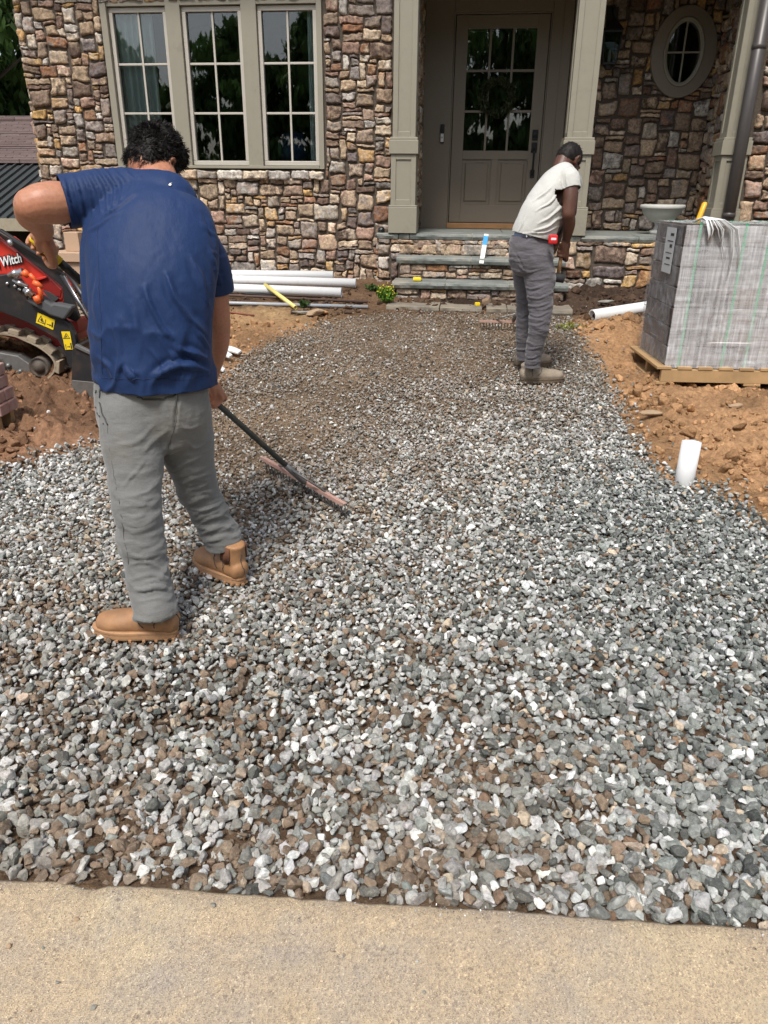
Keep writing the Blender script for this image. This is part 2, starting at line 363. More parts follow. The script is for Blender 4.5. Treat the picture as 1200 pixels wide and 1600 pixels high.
# ------------------------------------------------------------------ stones
def ico(sub):
    bm = bmesh.new(); bmesh.ops.create_icosphere(bm, subdivisions=sub, radius=1)
    v = np.array([x.co[:] for x in bm.verts]); f = np.array([[q.index for q in x.verts] for x in bm.faces]); bm.free(); return v, f
def rock_set(sub, n, rng, blunt=90.0, thick=(.38, .66)):
    v, f = ico(sub); L = []
    for _ in range(n):
        k = rng.integers(12, 18); nr = rng.normal(size=(k, 3)); nr /= np.linalg.norm(nr, axis=1)[:, None]; ds = rng.uniform(.44, .74, k)
        q = (v@nr.T)/ds; q = np.column_stack([np.maximum(q, .02), np.full(len(v), 1.0)]); r = (q**blunt).sum(1)**(-1/blunt); p = v*r[:, None]
        p = p*np.array([1, rng.uniform(.55, .88), rng.uniform(*(thick if sub < 3 else (thick[0]+.10, thick[1]+.14)))]); p += .012*np.column_stack([vnoise(v*3+9*i, i) for i in range(3)])
        L.append(p)
    return L, f
def rotmats(n, rng, tilt):
    a = rng.uniform(0, 2*pi, n); ax = rng.normal(0, tilt, n); ay = rng.normal(0, tilt, n)
    Rz = np.zeros((n, 3, 3)); Rz[:, 0, 0] = np.cos(a); Rz[:, 0, 1] = -np.sin(a); Rz[:, 1, 0] = np.sin(a); Rz[:, 1, 1] = np.cos(a); Rz[:, 2, 2] = 1
    Rx = np.zeros((n, 3, 3)); Rx[:, 0, 0] = 1; Rx[:, 1, 1] = np.cos(ax); Rx[:, 1, 2] = -np.sin(ax); Rx[:, 2, 1] = np.sin(ax); Rx[:, 2, 2] = np.cos(ax)
    Ry = np.zeros((n, 3, 3)); Ry[:, 1, 1] = 1; Ry[:, 0, 0] = np.cos(ay); Ry[:, 0, 2] = np.sin(ay); Ry[:, 2, 0] = -np.sin(ay); Ry[:, 2, 2] = np.cos(ay)
    return Rx@Ry@Rz
def rock_mesh(name, pos, size, colr, sub_of, rng, tilt=.45, nvar=14):
    Vs, Fs, Cs, off = [], [], [], 0
    for sub in sorted(set(sub_of)):
        L, f = rock_set(sub, nvar, rng); sel = np.where(sub_of == sub)[0]; var = rng.integers(0, nvar, len(sel))
        for k in range(nvar):
            s = sel[var == k]
            if not len(s): continue
            R = rotmats(len(s), rng, tilt); p = np.einsum('nij,vj->nvi', R, L[k])*size[s][:, None, None]+pos[s][:, None, :]
            nv = len(L[k]); Vs.append(p.reshape(-1, 3)); Cs.append(np.repeat(colr[s], nv, 0))
            Fs.append((f[None]+(off+np.arange(len(s))*nv)[:, None, None]).reshape(-1, 3)); off += len(s)*nv
    return np_mesh(name, np.vstack(Vs), np.vstack(Fs), False, {'Col': np.vstack(Cs)})
def scatter(sp, x0, x1, y0, y1, rng, jit=.48):
    X, Y = np.meshgrid(np.arange(x0, x1, sp), np.arange(y0, y1, sp*.87)); X = X+((np.arange(X.shape[0]) % 2)*sp/2)[:, None]
    return np.column_stack([X.ravel(), Y.ravel()])+rng.uniform(-jit, jit, (X.size, 2))*sp
rng = np.random.default_rng(5)
pts, lay = [], []
for L_, sp in ((0, .0225), (1, .0240), (2, .032)):
    q = scatter(sp, -3.5, 3.2, .9, 6.95, rng, .34); pts.append(q); lay.append(np.full(len(q), L_))
q = np.vstack(pts); lay = np.concatenate(lay)
half = .66*q[:, 1]+.75; keep = np.abs(q[:, 0]) < half; q, lay = q[keep], lay[keep]
d = sdist(q, GPOLY)+.06*fbm(q*6, 3, 3); ok = (d > -.01+.05*rng.uniform(-1, 1, len(q))) & (q[:, 1] > edge_y(q[:, 0])+.009+.004*rng.random(len(q)))
strayed = (~ok) & (d > -.35) & (rng.random(len(q)) < .06*np.exp(-np.abs(d)/.12)) & (q[:, 1] > 2)
keep = ok | strayed; q, lay, d = q[keep], lay[keep], d[keep]
zn = zones_big(q); mudz, pale, dark = zn.T
pn = fbm(q*2.2, 3, 21); lift = np.clip((mudz-.42)*2.0+pn*.7, 0, 1)
fr2 = np.clip((q[:, 1]-2.4)/1.0, 0, 1)
drop = (rng.random(len(q)) < lift*np.array([.35, .55, .75])[lay]*(.45+.55*fr2)) | (lay == 2) & (rng.random(len(q)) < .25) | (q[:, 1] < 2.1) & (rng.random(len(q)) < np.array([.10, .38, .45])[lay])
q, lay, d, mudz, pale, dark, lift = [a[~drop] for a in (q, lay, d, mudz, pale, dark, lift)]
n = len(q)
size = np.clip(rng.lognormal(0, .30, n), .5, 1.7)*.0160
size *= np.where(q[:, 1] > 2.6, 1-.10*np.clip((q[:, 1]-2.6)/2, 0, 1), 1)*(1+.16*dark*(q[:, 1] < 2.2))*(1+.30*np.exp(-(np.maximum(q[:, 1]-1.1, 0)/.5)**2))
size *= 1-.30*np.clip((mudz-.4)*2, 0, 1)*np.clip((q[:, 1]-2.8)/1.2, 0, 1)
zz = ground_z(q[:, 0], q[:, 1])+np.select([lay == 0, lay == 1], [.005, .016], .026)+rng.uniform(-.005, .006, n)+.010*fbm(q*4.5, 2, 77)
zz -= np.clip(lift, 0, 1)*.004
# by the pavement the stones lie a little below it
def ridge(cx_, cy_, sx, sy, h): return h*np.exp(-((q[:, 0]-cx_)/sx)**2-((q[:, 1]-cy_)/sy)**2)
rk = G(450, 775); zz += ridge(rk.x, rk.y+.06, .16, .10, .03)
pal = dict(grey=(.205,.22,.205), mid=(.34,.35,.335), blue=(.47,.48,.47), white=(.64,.645,.62), tan=(.42,.345,.26), brown=(.185,.135,.095), rust=(.20,.125,.08), dk=(.085,.095,.09))
names = list(pal); PC = np.array([pal[k] for k in names])
w = np.column_stack([.36+1.3*dark, .32+.3*dark, .30+.45*pale, .065+.60*pale*np.clip((q[:, 1]-1.0)/1.5, .35, 1), .09+.07*pale, .02+(.8+.55*np.clip((2.6-q[:, 1])/1.0, 0, 1))*mudz**1.5, +.01+.05*mudz, .10+.35*dark])
clump = fbm(q*9, 2, 55); w[:, 5] *= np.clip(1+clump*1.8, .15, 3); w[:, 3] *= np.clip(1-clump*1.2, .2, 2.5)
w = np.maximum(w, 0); w /= w.sum(1)[:, None]; pick = (w.cumsum(1) > rng.random(n)[:, None]).argmax(1)
colr = PC[pick]*rng.uniform(.62, 1.34, (n, 1))*(1+rng.normal(0, .012, (n, 3)))
dust = (np.clip(mudz*1.25-.12, 0, .8)*rng.uniform(.3, 1, n)*np.where(lay == 0, 1, .85))[:, None]
dust = dust*(.75+.75*np.clip((q[:, 1]-2.6)/1.6, 0, 1))[:, None]; dust = np.clip(dust, 0, .9)*(rng.random((n, 1)) > .10)
colr = colr*(1-dust)+np.array([.235,.18,.13])*dust
GRAVEL = attr_mat('crushed_stone', .85, 85, .55, .8, .003, speck=.16, spec=.2)
sub_of = np.where((q[:, 1] < 1.75) | ((q[:, 1] < 2.3) & (lay > 0)), 3, 2)
me = rock_mesh('gravel', np.column_stack([q, zz]), size, colr, sub_of, rng, .55)
o = link('gravel', me, GRAVEL, kind='stuff', label='loose grey, white and brown crushed stone spread on the walkway bed', cat='gravel')
print('gravel stones', n, 'faces', len(me.polygons))
# brown crumbs between the stones and clods on the bare soil
q = np.vstack([scatter(.018, -2.6, 2.2, 1.0, 3.2, rng), scatter(.021, -2.6, 2.2, 3.2, 6.6, rng)])
d = sdist(q, GPOLY); k = (d > .0) & (q[:, 1] > edge_y(q[:, 0])+.012) & (np.abs(q[:, 0]) < .62*q[:, 1]+.3); q = q[k]; mz = zones_big(q)[:, 0]
k = rng.random(len(q)) < np.clip(mz*1.5-.35, 0, .92); q = q[k]
zz = ground_z(q[:, 0], q[:, 1])+.004+rng.uniform(0, .014, len(q)); s1 = rng.uniform(.003, .0085, len(q))
q2 = scatter(.027, -3.6, 3.4, 2.6, 7.3, rng); d = sdist(q2, GPOLY); cn = fbm(q2*3, 3, 91)
k = (d < .02) & (np.abs(q2[:, 0]) < .66*q2[:, 1]+.4) & (rng.random(len(q2)) < np.clip(.32+cn*1.3, .04, .9)*np.where(q2[:, 1] > 6.3, .7, 1)); q2 = q2[k]
s2 = np.clip(rng.lognormal(0, .65, len(q2)), .3, 5.5)*.0125; z2 = ground_z(q2[:, 0], q2[:, 1])+s2*.2
lw = np.clip((-q2[:, 0]-1.0)/.4, 0, 1)*np.clip((5.6-q2[:, 1])/.6, 0, 1); lw = lw[:, None]
lo2 = np.clip((q2[:, 1]-6.2)/.3, 0, 1)[:, None]
cc = (c_clay*1.15*(1-lw)+c_mud*1.25*lw); cc = cc*(1-lo2)+c_loam*1.3*lo2; cc = cc*rng.uniform(.6, 1.5, (len(q2), 1))
pp = np.vstack([np.column_stack([q, zz]), np.column_stack([q2, z2])]); ss = np.concatenate([s1, s2])
c1 = (c_fine+np.clip((q[:, 1:2]-2.2)/1.2, 0, 1)*np.array([.085,.068,.048]))*rng.uniform(.7, 1.6, (len(q), 1))
me = rock_mesh('soil_clods', pp, ss, np.vstack([c1, cc]), np.where(ss > .016, 3, np.where(ss > .006, 2, 1)), rng, .6)
link('soil_clods', me, attr_mat('clod_soil', .96, 70, .5, .9, .006, spec=.1), kind='stuff', label='crumbs and clods of orange and brown clay lying on the dug soil', cat='soil')
q3 = np.column_stack([rng.uniform(-1.4, 1.2, 1500), np.zeros(1500)]); q3[:, 1] = edge_y(q3[:, 0])-rng.exponential(.035, 1500)-.004; q3 = q3[rng.random(1500) < np.clip(.3+fbm(q3*6, 2, 12)*1.5, .03, 1)]
s3 = rng.lognormal(0, .5, len(q3))*.0016; c3 = PC[rng.choice(8, len(q3))]*rng.uniform(.7, 1.2, (len(q3), 1))
me = rock_mesh('grit', np.column_stack([q3, .004+s3*.4]), s3, c3, np.full(len(q3), 1), rng, .6); link('grit', me, GRAVEL, kind='stuff', label='fine grit and crumbs spilled on the pavement along the gravel edge', cat='grit')
# ------------------------------------------------------------------ stone masonry: irregular fieldstones laid in a dark joint
SPAL = np.array([(.30,.22,.15),(.36,.275,.19),(.45,.37,.28),(.20,.10,.055),(.33,.20,.085),(.135,.112,.108),(.20,.17,.15),(.26,.235,.21),(.105,.07,.055),(.29,.19,.145),(.36,.33,.29),(.17,.12,.09),(.40,.25,.10),(.23,.17,.125)])
SWT = np.array([15,13,8,8,4,7,9,8,8,9,7,11,2.5,13], float); SWT /= SWT.sum()
def layout(w, h, cell, blocked, rng, wide=(2, 6), tall=(1, 4), big=.12):
    nx, ny = int(round(w/cell)), int(round(h/cell)); cx_, cy_ = w/nx, h/ny
    occ = np.zeros((ny, nx), bool)
    for j in range(ny):
        for i in range(nx):
            if blocked((i+.5)*cx_, (j+.5)*cy_): occ[j, i] = True
    R = []
    for j in range(ny):
        for i in range(nx):
            if occ[j, i]: continue
            if rng.random() < big: ww, hh = rng.integers(wide[1]-2, wide[1]+2), rng.integers(tall[1]-1, tall[1]+2)
            else:
                ww, hh = rng.integers(wide[0], wide[1]+1), rng.integers(tall[0], tall[1]+1)
                if hh > ww and rng.random() < .75: ww, hh = hh, ww
            a = 0
            while i+a < nx and a < ww and not occ[j, i+a]: a += 1
            if i+a < nx and not occ[j, i+a] and (i+a+1 >= nx or occ[j, i+a+1]): a += 1
            b_ = 0
            while j+b_ < ny and b_ < hh and not occ[j+b_, i:i+a].any(): b_ += 1
            occ[j:j+b_, i:i+a] = True; R.append((i*cx_, (i+a)*cx_, j*cy_, (j+b_)*cy_))
    return R
def stone_mesh(name, rects, frame, rng, relief=.03, n=11, seed=0, warp=.016, gap=.0035, pal=SPAL, wt=SWT, tone=1.0, back=.05):
    """frame(u, v, outward) -> world-ish point arrays"""
    g = np.linspace(-1, 1, n); A, B = np.meshgrid(g, g); A, B = A.ravel(), B.ravel()
    idx = np.arange(n*n).reshape(n, n); F0 = np.column_stack([idx[:-1, :-1].ravel(), idx[:-1, 1:].ravel(), idx[1:, 1:].ravel(), idx[1:, :-1].ravel()])
    ring = np.concatenate([idx[0, :-1], idx[:-1, -1], idx[-1, :0:-1], idx[:0:-1, 0]]); nr = len(ring)
    Vs, Fs, C1, C2, off = [], [], [], [], 0
    for r in rects:
        x0, x1, y0, y1 = r; w, h = x1-x0, y1-y0; m_ = min(w, h); ins = rng.uniform(0, .13*m_, (4, 2))*(rng.random((4, 1)) < .75)*1.25; gp_ = gap*rng.uniform(.5, 1.3)
        c = np.array([(x0+ins[0,0], y0+ins[0,1]), (x1-ins[1,0], y0+ins[1,1]), (x1-ins[2,0], y1-ins[2,1]), (x0+ins[3,0], y1-ins[3,1])])
        # rounded-square mapping
        k = rng.uniform(.0, .16); a = A*(1-k*.28*B**4*np.abs(A)**2); b_ = B*(1-k*.28*A**4*np.abs(B)**2)
        sx, sy = (a+1)/2, (b_+1)/2
        sx = sx*(1-2*gp_/w)+gp_/w; sy = sy*(1-2*gp_/h)+gp_/h
        p = (c[0]*((1-sx)*(1-sy))[:, None]+c[1]*(sx*(1-sy))[:, None]+c[2]*(sx*sy)[:, None]+c[3]*((1-sx)*sy)[:, None])
        sd_ = rng.integers(0, 9999)
        edge = np.maximum(np.abs(A), np.abs(B)); rim = 1-edge**rng.uniform(8, 22)
        hgt = relief*rng.uniform(.35, 1.0); q = np.column_stack([A*w*9, B*h*9])
        fac = fbm(q+sd_*.37, 3, 5)
        # broken face: a few flat planes
        pl = np.min([rng.uniform(.6, 1.1)+A*rng.uniform(-.35, .35)+B*rng.uniform(-.35, .35) for _ in range(3)], axis=0)
        o_ = hgt*(.55+.45*rim*pl)+.013*fac*(.3+.7*rim)-(1-rim)*.45*hgt
        p = p+np.column_stack([fbm(p*8, 2, seed+1), fbm(p*8, 2, seed+2)])*warp+np.column_stack([fbm(p*40, 2, seed+3), fbm(p*40, 2, seed+4)])*.009
        V1 = frame(p[:, 0], p[:, 1], o_); V2 = frame(p[ring, 0], p[ring, 1], np.full(nr, -back))
        V = np.vstack([V1, V2]); f = F0+off; rg = np.column_stack([ring, np.roll(ring, -1), n*n+(np.arange(nr)+1) % nr, n*n+np.arange(nr)])+off
        i1 = rng.choice(len(pal), p=wt); i2 = rng.choice(len(pal), p=wt)
        c1 = pal[i1]*rng.uniform(.75, 1.3)*tone*1.38; c2 = (pal[i2]*.75+pal[i1]*.25)*rng.uniform(.5, 1.6)*tone*1.25
        Vs.append(V); Fs.append(f); Fs.append(rg); C1.append(np.tile(c1, (len(V), 1))); C2.append(np.tile(c2, (len(V), 1))); off += len(V)
    V, F = np.vstack(Vs), np.vstack(Fs)
    me = np_mesh(name, V, F, True, {'Col': np.vstack(C1), 'Col2': np.vstack(C2)})
    bm = bmesh.new(); bm.from_mesh(me); bmesh.ops.recalc_face_normals(bm, faces=bm.faces); bm.to_mesh(me); bm.free()
    return me
STONE = attr_mat('field_stone', .88, 42, .70, 1.0, .010, second=True, vscale=17, speck=.12, spec=.15)
HOUSE = empty('stone_house', (0, 0, 0), label='brown and tan fieldstone house with sage trim, tall grid windows and a recessed front door', cat='house')
HOUSE.matrix_world = HM
def fy(Y, x0=0, z0=0):                                # wall facing the viewer at house plane Y
    return lambda u, v, o: np.column_stack([x0+u, Y-o, z0+v])
def fx_(X, s, y0=0, z0=0):                            # wall facing along house x; s = +1 faces +x
    return lambda u, v, o: np.column_stack([X+s*o, y0+u, z0+v])
YF, YB, ZP, ZT = 7.70, 8.93, 1.10, 3.62
rs = np.random.default_rng(3)
WX0, WX1, WZ0, WZ1 = -3.50, -1.44, 1.66, 3.045        # the window group
def blk_front(u, v):
    x, z_ = -4.33+u, .50+v
    return WX0 < x < WX1 and WZ0-.09 < z_ < WZ1
R_ = layout(4.33-.80, ZT-.50, .033, blk_front, rs, (2, 7), (1, 4), .14)
FR = link('wall', stone_mesh('front_stone', R_, fy(YF, -4.33, .50), rs, .026, 12, 1), STONE, HOUSE, label='sunlit fieldstone front wall round the triple window')
# long corner and sill stones
sill = [(x, x+w_, 0, .085) for x, w_ in ((0, .27), (.27, .16), (.43, .15), (.58, .22), (.80, .20), (1.0, .25), (1.25, .26), (1.51, .22), (1.73, .18), (1.91, .15))]
link('window_sill', stone_mesh('sill', sill, lambda u, v, o: np.column_stack([WX0+u, YF-.035-o, WZ0-.10+v]), rs, .03, 11, 9, warp=.006, pal=SPAL[[1,2,7,10,0]], wt=np.full(5, .2), tone=1.15), STONE, HOUSE, label='rough light stone sill under the triple window')
R2 = layout(1.6, ZT-.50, .0405, lambda u, v: False, rs, (2, 5), (1, 4))
side = [r for r in R2]
link('wall', stone_mesh('side_stone', side, fx_(-4.33, -1, YF, .50), rs, .032, 9, 4), STONE, HOUSE)
R3 = layout(YB-YF-.05, ZT-ZP, .0405, lambda u, v: False, rs, (2, 5), (1, 4))
link('wall', stone_mesh('return_stone', R3, fx_(-.60, 1, YF+.05, ZP), rs, .025, 9, 5), STONE, HOUSE, label='stone side wall of the porch recess left of the door')
OX, OZ, OA, OB = 2.005, 2.775, .315, .40              # oval window surround
def blk_back(u, v): 
    x, z_ = .93+u, ZP+v
    return ((x-OX)/(OA-.01))**2+((z_-OZ)/(OB-.01))**2 < 1
R4 = layout(2.36-.93, ZT-ZP, .0405, blk_back, rs, (2, 5), (1, 4), .16)
link('wall', stone_mesh('back_stone', R4, fy(YB, .93, ZP), rs, .03, 11, 6, tone=.95), STONE, HOUSE, label='shaded stone wall at the back of the porch round the oval window')
R5 = layout(YB-YF, ZT-ZP, .0405, lambda u, v: False, rs, (2, 5), (1, 4))
link('wall', stone_mesh('right_return', R5, fx_(2.36, -1, YF, ZP), rs, .035, 9, 7), STONE, HOUSE)
R6 = layout(1.9, ZT-.45, .0405, lambda u, v: False, rs, (2, 6), (1, 4), .16)
link('wall', stone_mesh('right_stone', R6, fy(YF-.12, 2.40, .45), rs, .05, 11, 8), STONE, HOUSE, label='fieldstone wall to the right of the downpipe')
# mortar backing and body of the house (solid behind the stones)
m = MB(); T_ = .012
m.box(-4.32, WX0, YF+T_, YF+.30, .2, ZT); m.box(WX1, -.61, YF+T_, YF+.30, .2, ZT); m.box(WX0, WX1, YF+T_, YF+.30, .2, WZ0-.01); m.box(WX0, WX1, YF+T_, YF+.30, WZ1, ZT)
m.box(-4.315, -4.02, YF+.31, 14, .2, ZT); m.box(-.89, -.615, YF+.3002, YB+.3, .2, ZT)
m.build('masonry_core', MORTAR, HOUSE); m = MB(); m.box(2.375, 4.4, YF-.105, YF+.3, .2, ZT); m.box(2.385, 2.7, YF+.3002, YB+.3, .2, ZT)
m.build('masonry_core', MORTAR, HOUSE)
bm = MB()                                            # back wall of the porch with an oval hole, door opening left free
n_ = 48; ring = [(OX+OA*.93*cos(2*pi*k/n_), OZ+OB*.93*sin(2*pi*k/n_)) for k in range(n_)]
def boxpt(a_):
    c_, s_ = cos(a_), sin(a_); x0, x1, z0, z1 = .90, 2.38, ZP-.3, ZT
    tx = ((x1-OX) if c_ > 0 else (x0-OX))/c_ if abs(c_) > 1e-6 else 1e9; tz = ((z1-OZ) if s_ > 0 else (z0-OZ))/s_ if abs(s_) > 1e-6 else 1e9
    t_ = min(tx, tz); return (OX+c_*t_, OZ+s_*t_)
outr = [boxpt(atan2(z_-OZ, x-OX)) for x, z_ in ring]
V = [(x, YB+.012, z_) for x, z_ in ring]+[(x, YB+.012, z_) for x, z_ in outr]+[(x, YB+.2, z_) for x, z_ in ring]
bm.add(V, [(k, (k+1) % n_, n_+(k+1) % n_, n_+k) for k in range(n_)]+[(k, 2*n_+k, 2*n_+(k+1) % n_, (k+1) % n_) for k in range(n_)])
bm.build('porch_backing', MORTAR, HOUSE)
# ---- triple window
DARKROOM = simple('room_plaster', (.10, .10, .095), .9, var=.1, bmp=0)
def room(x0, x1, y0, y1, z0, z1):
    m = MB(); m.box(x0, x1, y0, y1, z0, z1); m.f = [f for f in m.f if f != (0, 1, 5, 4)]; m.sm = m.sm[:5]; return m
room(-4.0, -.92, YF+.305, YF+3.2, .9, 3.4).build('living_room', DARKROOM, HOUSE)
cw = [(-3.437, -2.885), (-2.742, -2.182), (-2.035, -1.492)]; z0, z1 = 1.690, 2.995
m = MB()
m.box(WX0, -3.440, YF-.012, YF+.16, WZ0, WZ1); m.box(-1.489, WX1, YF-.012, YF+.16, WZ0, WZ1)
for a, b_ in ((-2.882, -2.745), (-2.179, -2.038)): m.box(a, b_, YF-.006, YF+.16, WZ0, WZ1)
m.box(-3.439, -1.490, YF+.0, YF+.15, WZ1-.045, WZ1-.002); m.box(-3.439, -1.490, YF-.02, YF+.15, WZ0+.002, WZ0+.026)
m.build('window_casing', TRIM, HOUSE, .003)
CURT = simple('sheer_curtain', (.68, .80, .80), .8, var=.06, scale=30, bmp=.1)
for i, (a, b_) in enumerate(cw):
    w_ = MB(); e = .045
    w_.box(a, b_, YF+.030, YF+.085, z0, z0+e*.9); w_.box(a, b_, YF+.030, YF+.085, z1-e*.9, z1)
    w_.box(a, a+e*.8, YF+.029, YF+.086, z0+e*.9, z1-e*.9); w_.box(b_-e*.8, b_, YF+.029, YF+.086, z0+e*.9, z1-e*.9)
    win = w_.build('window', SASH, HOUSE, .004)
    g = MB(); gx0, gx1, gz0, gz1 = a+e*.8, b_-e*.8, z0+e*.9, z1-e*.9
    g.box(gx0-.005, gx1+.005, YF+.062, YF+.066, gz0-.005, gz1+.005).build('pane', GLASS, win)
    mu = MB(); xm = (a+b_)/2; mu.box(xm-.0095, xm+.0095, YF+.046, YF+.061, gz0, gz1)
    for k in (1, 2):
        zk = gz0+(gz1-gz0)*k/3; mu.box(gx0, xm-.0095, YF+.047, YF+.0605, zk-.0095, zk+.0095); mu.box(xm+.0095, gx1, YF+.047, YF+.0605, zk-.0095, zk+.0095)
    mu.build('muntin', SASH, win, .003)
def curtain(x0, x1, y, z0, z1, folds):
    xs = np.linspace(x0, x1, folds*10); V = [(x, y+.025*sin(2*pi*(x-x0)/(x1-x0)*folds+.6*sin(x*31)), z_) for z_ in (z0, z1) for x in xs]; n_ = len(xs)
    return MB().add(V, [(k, k+1, n_+k+1, n_+k) for k in range(n_-1)], True)
curtain(-3.42, -3.06, YF+.13, 1.5, 3.02, 6).build('curtain', CURT, HOUSE, label='pale grey green curtain behind the left window')
curtain(-1.60, -1.46, YF+.13, 1.5, 3.02, 3).build('curtain', CURT, HOUSE, label='thin strip of curtain at the right edge of the third window')
MB().lathe([(0, .16), (.10, .14), (.155, .05), (.16, -.03), (.12, -.13), (0, -.17)], (-1.86, YF+.55, 1.86), 24).build('blue_chair_back', simple('blue_cloth', (.03, .07, .19), .8), HOUSE)
# ---- porch recess: painted panelling, door
m = MB()
m.box(-.614, -.293, YB-.03, YB+.1, ZP, 3.6); m.box(.690, .90, YB-.03, YB+.1, ZP, 3.6); m.box(-.293, .690, YB-.03, YB+.1, 3.145, 3.6)
m.build('door_surround', TAUPE, HOUSE, .004)
m = MB()                                             # the flat trim strips that frame the panelling
m.box(-.590, -.572, YB-.045, YB+.09, ZP, 3.6); m.box(.905, .935, YB-.05, YB+.09, ZP, 3.6); m.box(.800, .803, YB-.0345, YB-.0295, ZP, 3.6)
m.box(-.291, -.279, YB-.020, YB+.05, ZP+.03, 3.143); m.box(.676, .688, YB-.020, YB+.05, ZP+.03, 3.143); m.box(-.279, .676, YB-.020, YB+.05, 3.128, 3.143)
m.build('door_trim', TAUPE, HOUSE, .002)
DX0, DX1, DZ0, DZ1 = -.272, .669, 1.165, 3.122
yd = YB+.012
door = empty('door', (0, 0, 0)); door.parent = HOUSE
gx0, gx1, gz0, gz1 = -.150, .548, 1.885, 3.005
m = MB(); m.box(DX0, gx0, yd-.022, yd+.022, DZ0, DZ1); m.box(gx1, DX1, yd-.022, yd+.022, DZ0, DZ1)
m.box(gx0, gx1, yd-.022, yd+.022, gz1, DZ1); m.box(gx0, gx1, yd-.022, yd+.022, DZ0, 1.345); m.box(gx0, gx1, yd-.022, yd+.022, 1.80, gz0)
m.box(.163, .235, yd-.0218, yd+.0218, 1.345, 1.80); m.box(gx0, gx1, yd-.004, yd+.01, 1.345, 1.80)
for a, b_ in ((gx0+.028, .135), (.263, gx1-.028)):
    V = []
    for (ins, yy) in ((0, yd-.0045), (.016, yd-.016), (.02, yd-.016)): V += [(a+ins, yy, 1.375+ins), (b_-ins, yy, 1.375+ins), (b_-ins, yy, 1.77-ins), (a+ins, yy, 1.77-ins)]
    m.add(V, [(k*4+j, k*4+(j+1) % 4, (k+1)*4+(j+1) % 4, (k+1)*4+j) for k in range(2) for j in range(4)]+[(8, 9, 10, 11)])
m.build('leaf', TAUPE, door, .0025)
MB().box(gx0-.003, gx1+.003, yd-.003, yd+.003, gz0-.003, gz1+.003).build('pane', GLASS, door)
mu = MB()
xs = [gx0+(gx1-gx0)*k/3 for k in (1, 2)]; zs = [gz0+(gz1-gz0)*k/3 for k in (1, 2)]
for x in xs: mu.box(x-.012, x+.012, yd-.018, yd-.0035, gz0, gz1)
xx = [gx0]+[v_ for x in xs for v_ in (x-.012, x+.012)]+[gx1]
for zk in zs:
    for k in range(3): mu.box(xx[2*k], xx[2*k+1], yd-.017, yd-.0035, zk-.012, zk+.012)
mu.build('muntin', TAUPE, door, .003)
hx = .607
h_ = MB(); h_.box(hx-.030, hx+.030, yd-.040, yd-.0225, 1.985, 2.085); h_.lathe([(.02, 0), (.02, .018), (.016, .022), (0, .022)], (hx, yd-.040, 2.035), 20, (0, -1, 0))
h_.build('deadbolt', BLACK, door, .005)
h_ = MB(); h_.box(hx-.030, hx+.030, yd-.038, yd-.0225, 1.865, 1.965); h_.box(hx-.024, hx+.024, yd-.036, yd-.0225, 1.62, 1.70)
h_.tube([(hx, yd-.035, 1.90), (hx, yd-.075, 1.88), (hx, yd-.08, 1.80), (hx, yd-.078, 1.72), (hx, yd-.06, 1.67), (hx, yd-.035, 1.655)], [.011, .012, .010, .010, .011, .011], 12)
h_.build('handle', BLACK, door, .004)
MB().box(-.29, .69, YB-.10, YB+.06, ZP+.003, ZP+.058).build('threshold', simple('oak_threshold', (.30, .155, .065), .55, var=.35, scale=7, bmp=.2), HOUSE, .004, label='bare orange wooden threshold under the door')
MB().box(-.27, .668, YB-.02, YB+.04, ZP+.0585, ZP+.064).build('door_sweep', BLACK, HOUSE)
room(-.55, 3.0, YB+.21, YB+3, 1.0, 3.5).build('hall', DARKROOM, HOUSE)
bl = MB().box(-.398, -.356, YB-.058, YB-.031, 1.955, 2.135).build('doorbell', BLACK, HOUSE, .006)
MB().box(-.394, -.360, YB-.0605, YB-.0585, 1.965, 2.045).build('button', simple('doorbell_white', (.62, .62, .62), .4, bmp=0), bl, .001)
MB().lathe([(.009, 0), (.010, .001), (.009, .0015), (0, .0015)], (-.377, YB-.0606, 2.008), 16, (0, -1, 0)).build('ring', simple('bell_ring', (.3, .3, .3), .4, bmp=0), bl)
